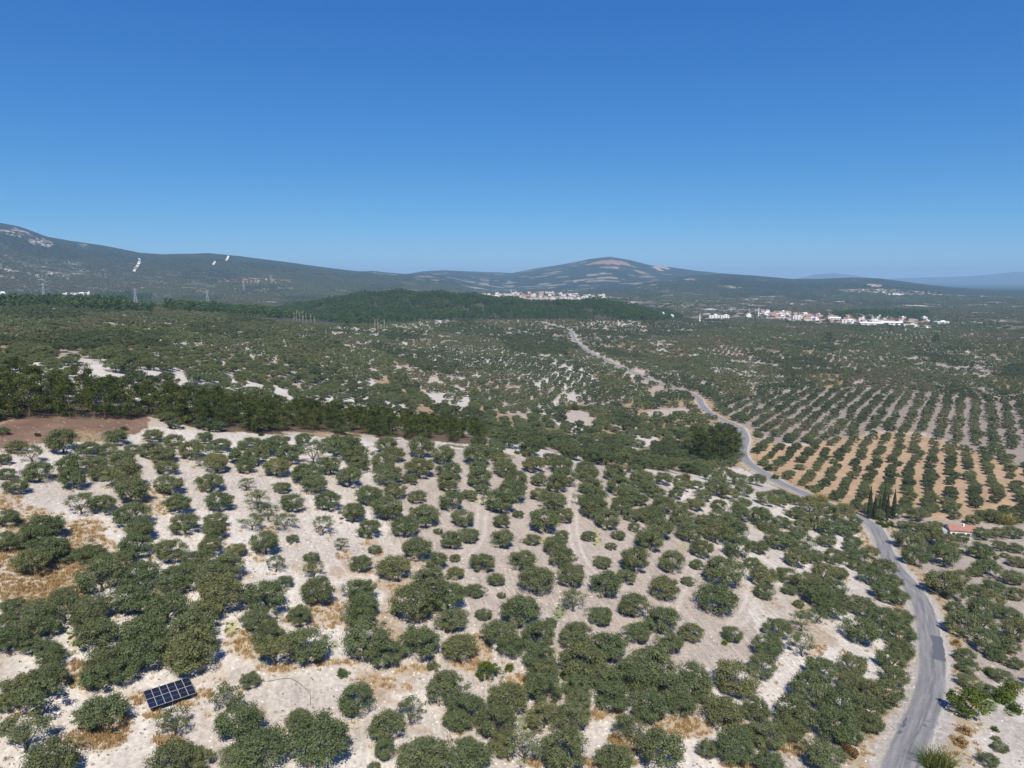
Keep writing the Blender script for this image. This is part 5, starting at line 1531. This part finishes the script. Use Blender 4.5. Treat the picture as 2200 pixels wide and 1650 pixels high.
def building(name, x, y, rz, L_, D_, sh, storeys, rk, wm_, rm_, label, cat, group, sink=0.6):
    e = empty(name, (x, y, float(height(x, y)) - sink), rz, (L_, D_, sh))
    for part, geo_, mat in zip(('wall', 'roof', 'windows'), building_meshes(storeys, rk), (wm_, rm_, m_glass)):
        if part == 'windows':
            if L_ < 13:
                continue
        key = (part, storeys, rk, mat.name)
        if key not in DATA:
            me = bpy.data.meshes.new(part); me.from_pydata([tuple(map(float, q)) for q in geo_[0]], [], geo_[1]); me.update(); me.materials.append(mat); DATA[key] = me
        if part == 'windows':
            c_ = child('window', DATA[key], e); c_['kind'] = 'stuff'
        else:
            child(part, DATA[key], e)
    tag(e, label, cat, group)
    return e
gt = np.random.default_rng(33)
def az_of(px):
    return math.atan2(px - 1100, FPX * CP)
# town behind the wooded hill
spots = []
for _ in range(4000):
    px_ = gt.uniform(985, 1292); rr = gt.uniform(2260, 2720)
    dens = math.exp(-((px_ - 1170) / 110) ** 2)
    if gt.random() > 0.25 + dens:
        continue
    a_ = az_of(px_); x_, y_ = rr * math.sin(a_), rr * math.cos(a_)
    if all((x_ - q[0]) ** 2 + (y_ - q[1]) ** 2 > 24 ** 2 for q in spots):
        spots.append((x_, y_, px_))
    if len(spots) >= 105:
        break
spots.sort(key=lambda q: q[2])
def pick_house(i, big):
    t = gt.random()
    if big:
        return 'flat', m_walls[0], m_roofs[2]
    if t < 0.74:
        return ('gable' if gt.random() < 0.5 else 'hip'), m_walls[int(gt.integers(0, 3))], m_roofs[0 if gt.random() < 0.65 else 1]
    return 'flat', m_walls[0 if gt.random() < 0.7 else int(gt.integers(1, 4))], m_roofs[2]
RW = {'gable': 'gabled', 'hip': 'hipped', 'flat': 'flat-roofed'}
for i, (x_, y_, px_) in enumerate(spots):
    big = gt.random() < 0.16
    rk, wm_, rm_ = pick_house(i, big)
    L_ = gt.uniform(18, 30) if big else gt.uniform(9, 16); D_ = gt.uniform(9, 13)
    st__ = int(gt.integers(2, 4)) if not big else int(gt.integers(2, 4))
    desc = ('long ' if big else '') + ('white' if wm_ is m_walls[0] else 'cream' if wm_ is m_walls[1] else 'grey' if wm_ is m_walls[2] else 'pinkish')
    building('town_house', x_, y_, gt.uniform(-0.5, 0.5), L_, D_, 3.1, st__, rk, wm_, rm_, '%s %s house in town behind pine hill, %s from the left' % (desc, RW[rk], ordinal(i + 1)), 'house', 'houses of the town behind the pine hill', 1.2)
# town on the plain at right
spots = []
for _ in range(5000):
    px_ = gt.uniform(1630, 1985)
    r0 = np.interp(px_, [1630, 1750, 1850, 1985], [1880, 1760, 1660, 1600])
    rr = r0 + gt.uniform(-80, 300)
    a_ = az_of(px_); x_, y_ = rr * math.sin(a_), rr * math.cos(a_)
    if px_ > 1900 and gt.random() < 0.6:
        continue
    if all((x_ - q[0]) ** 2 + (y_ - q[1]) ** 2 > 19 ** 2 for q in spots):
        spots.append((x_, y_, px_))
    if len(spots) >= 110:
        break
WARE = [(1862, 1590, 38, 18, 6), (1812, 1660, 24, 14, 7), (1906, 1610, 30, 15, 6), (1945, 1585, 22, 12, 5), (1785, 1720, 20, 12, 7), (1705, 1790, 20, 12, 7)]
wxy = []
for i, (px_, rr, L_, D_, h_) in enumerate(WARE):
    a_ = az_of(px_); x_, y_ = rr * math.sin(a_), rr * math.cos(a_)
    wxy.append((x_, y_))
    building('warehouse', x_, y_, gt.uniform(-0.5, -0.2), L_, D_, h_ / 2, 2, 'flat' if i % 2 else 'gable', m_walls[0], m_roofs[2], 'long white warehouse at the plain town edge, %s from the left' % ordinal(sorted(w[0] for w in WARE).index(px_) + 1), 'warehouse', 'white warehouses of the plain town', 0.5)
spots = [q for q in spots if all((q[0] - w[0]) ** 2 + (q[1] - w[1]) ** 2 > 26 ** 2 for w in wxy)]
spots.sort(key=lambda q: q[2])
for i, (x_, y_, px_) in enumerate(spots):
    big = gt.random() < 0.12
    rk, wm_, rm_ = pick_house(i, big)
    L_ = gt.uniform(15, 24) if big else gt.uniform(8, 14); D_ = gt.uniform(8, 12)
    st__ = 2 if gt.random() < 0.35 else 1
    desc = ('long ' if big else '') + ('white' if wm_ is m_walls[0] else 'cream' if wm_ is m_walls[1] else 'grey' if wm_ is m_walls[2] else 'pinkish')
    building('town_house', x_, y_, gt.uniform(-0.6, 0.3), L_, D_, 3.3, st__, rk, wm_, rm_, '%s %s house in the plain town at right, %s from the left' % (desc, RW[rk], ordinal(i + 1)), 'house', 'houses of the plain town')
# houses standing alone
LONE = [(20, 606, 2300, 30, 14, 6, 'white farm block near the left edge below the mountain'), (186, 601, 2500, 46, 12, 5, 'long white shed in the far plain at left'), (158, 602, 2500, 12, 10, 4, 'small white house left of the long white shed'), (206, 600, 2520, 12, 10, 6, 'white house right of the long white shed'),
        (1437, 655, 1500, 9, 8, 4, 'small white house on the knoll left of the plain town'), (1418, 660, 1520, 10, 8, 4, 'low cream house on the knoll left of the minaret'), (1528, 664, 1750, 24, 10, 4, 'long low grey house right of the left minaret'), (1550, 664, 1760, 20, 10, 4, 'low white house below the distant groves, left of second minaret'),
        (2010, 690, 1700, 30, 12, 4, 'white flat shed right of the plain town'), (1600, 668, 1780, 12, 9, 5, 'white house just left of the right-hand minaret')]
for (px_, py_, rr, L_, D_, h_, lb) in LONE:
    a_ = az_of(px_); x_, y_ = rr * math.sin(a_), rr * math.cos(a_)
    building('far_house', x_, y_, gt.uniform(-0.3, 0.3), L_, D_, h_ / 2 * 1.6, 2, 'flat', m_walls[0], m_roofs[2], lb, 'house', None, 0.4)

# minarets
def minaret(px_, rr, h_, label):
    a_ = az_of(px_); x_, y_ = rr * math.sin(a_), rr * math.cos(a_)
    e = empty('minaret', (x_, y_, float(height(x_, y_)) - 0.5))
    V, F = [], []
    box_v(V, F, (0, 0, h_ * 0.1), 3.4, 3.4, h_ * 0.2); mesh_obj('base', V, F, m_walls[0], e)
    V, F = [], []
    tube(V, F, (0, 0, h_ * 0.2), (0, 0, h_ * 0.62), 1.35, 1.2, 10); tube(V, F, (0, 0, h_ * 0.66), (0, 0, h_ * 0.82), 1.0, 0.95, 10); mesh_obj('shaft', V, F, m_walls[0], e)
    V, F = [], []
    tube(V, F, (0, 0, h_ * 0.61), (0, 0, h_ * 0.655), 1.6, 2.1, 10); mesh_obj('balcony', V, F, m_walls[0], e)
    V, F = [], []
    tube(V, F, (0, 0, h_ * 0.82), (0, 0, h_), 1.15, 0.05, 10); mesh_obj('spire', V, F, m_gray, e)
    tag(e, label, 'minaret')
minaret(1098, 2470, 34, 'thin white minaret in the town behind the pine hill')
minaret(1498, 1560, 20, 'white minaret on the knoll, left of the plain town')
minaret(1622, 1800, 27, 'white minaret at the left end of the plain town')

# transmission towers
m_tower = simple_mat('tower_steel', (0.42, 0.43, 0.45), 0.6, 0.1, 1.0, 0.3)
TW = [(112, 1500, 42), (305, 1850, 40), (457, 2200, 38), (535, 2900, 40), (594, 3300, 40)]
TL = ['nearest lattice power pylon, above the left pine ridge', 'second lattice power pylon from the left', 'third lattice power pylon, in the far plain', 'fourth power pylon, small against the mountain foot', 'fifth and farthest power pylon, faint below the ridge']
for (px_, rr, h_), lb in zip(TW, TL):
    a_ = az_of(px_); x_, y_ = rr * math.sin(a_), rr * math.cos(a_)
    e = empty('transmission_tower', (x_, y_, float(height(x_, y_)) - 0.5), -a_ + 0.3)
    w0, w1 = 4.0, 1.0; t_ = 0.22
    V, F = [], []
    zs = np.linspace(0, h_ * 0.95, 9)
    wd = lambda z: w0 + (w1 - w0) * min(1, z / (h_ * 0.62))
    for k in range(8):
        za, zb = zs[k], zs[k + 1]; a1, b1 = wd(za), wd(zb)
        for (sx1, sy1) in ((1, 1), (1, -1), (-1, -1), (-1, 1)):
            tube(V, F, (sx1 * a1, sy1 * a1, za), (sx1 * b1, sy1 * b1, zb), t_, t_, 4)
        for (p, q) in (((1, 1), (1, -1)), ((1, -1), (-1, -1)), ((-1, -1), (-1, 1)), ((-1, 1), (1, 1))):
            tube(V, F, (p[0] * a1, p[1] * a1, za), (q[0] * b1, q[1] * b1, zb), t_ * 0.6, t_ * 0.6, 3)
            tube(V, F, (q[0] * a1, q[1] * a1, za), (p[0] * b1, p[1] * b1, zb), t_ * 0.6, t_ * 0.6, 3)
    mesh_obj('lattice_mast', V, F, m_tower, e)
    for zz, ll in ((0.68, 9.0), (0.86, 7.0)):
        V, F = [], []
        for s in (-1, 1):
            tube(V, F, (0, 0.5, h_ * zz), (s * ll, 0, h_ * zz + 0.6), t_, t_ * 0.7, 4); tube(V, F, (0, -0.5, h_ * zz), (s * ll, 0, h_ * zz + 0.6), t_, t_ * 0.7, 4)
            tube(V, F, (0, 0, h_ * zz + 2.2), (s * ll, 0, h_ * zz + 0.6), t_, t_ * 0.7, 4)
        mesh_obj('cross_arm', V, F, m_tower, e)
    tag(e, lb, 'pylon')

# ------------------------------------------------------------------ air
HZ = 26500.0
V, F = [], []
zlo = float(GZ.min()) - 1.0; zhi = float(GZ.max()) + 25.0
box_v(V, F, (0, 0, (zlo + zhi) / 2), 2 * HZ, 2 * HZ, zhi - zlo)
hm = bpy.data.materials.new('haze_air'); hm.use_nodes = True
nt = hm.node_tree; nt.nodes.clear()
pv = nt.nodes.new('ShaderNodeVolumePrincipled'); ho = nt.nodes.new('ShaderNodeOutputMaterial')
pv.inputs['Color'].default_value = (0.44, 0.72, 1.0, 1.0)
pv.inputs['Density'].default_value = 0.000088
pv.inputs['Anisotropy'].default_value = 0.0
nt.links.new(pv.outputs[0], ho.inputs['Volume'])
haze = mesh_obj('haze', V, F, hm)
haze['kind'] = 'stuff'; haze['label'] = 'thin blue haze of warm air over the whole valley'; haze['category'] = 'haze'
print('all done; objects', len(bpy.data.objects))
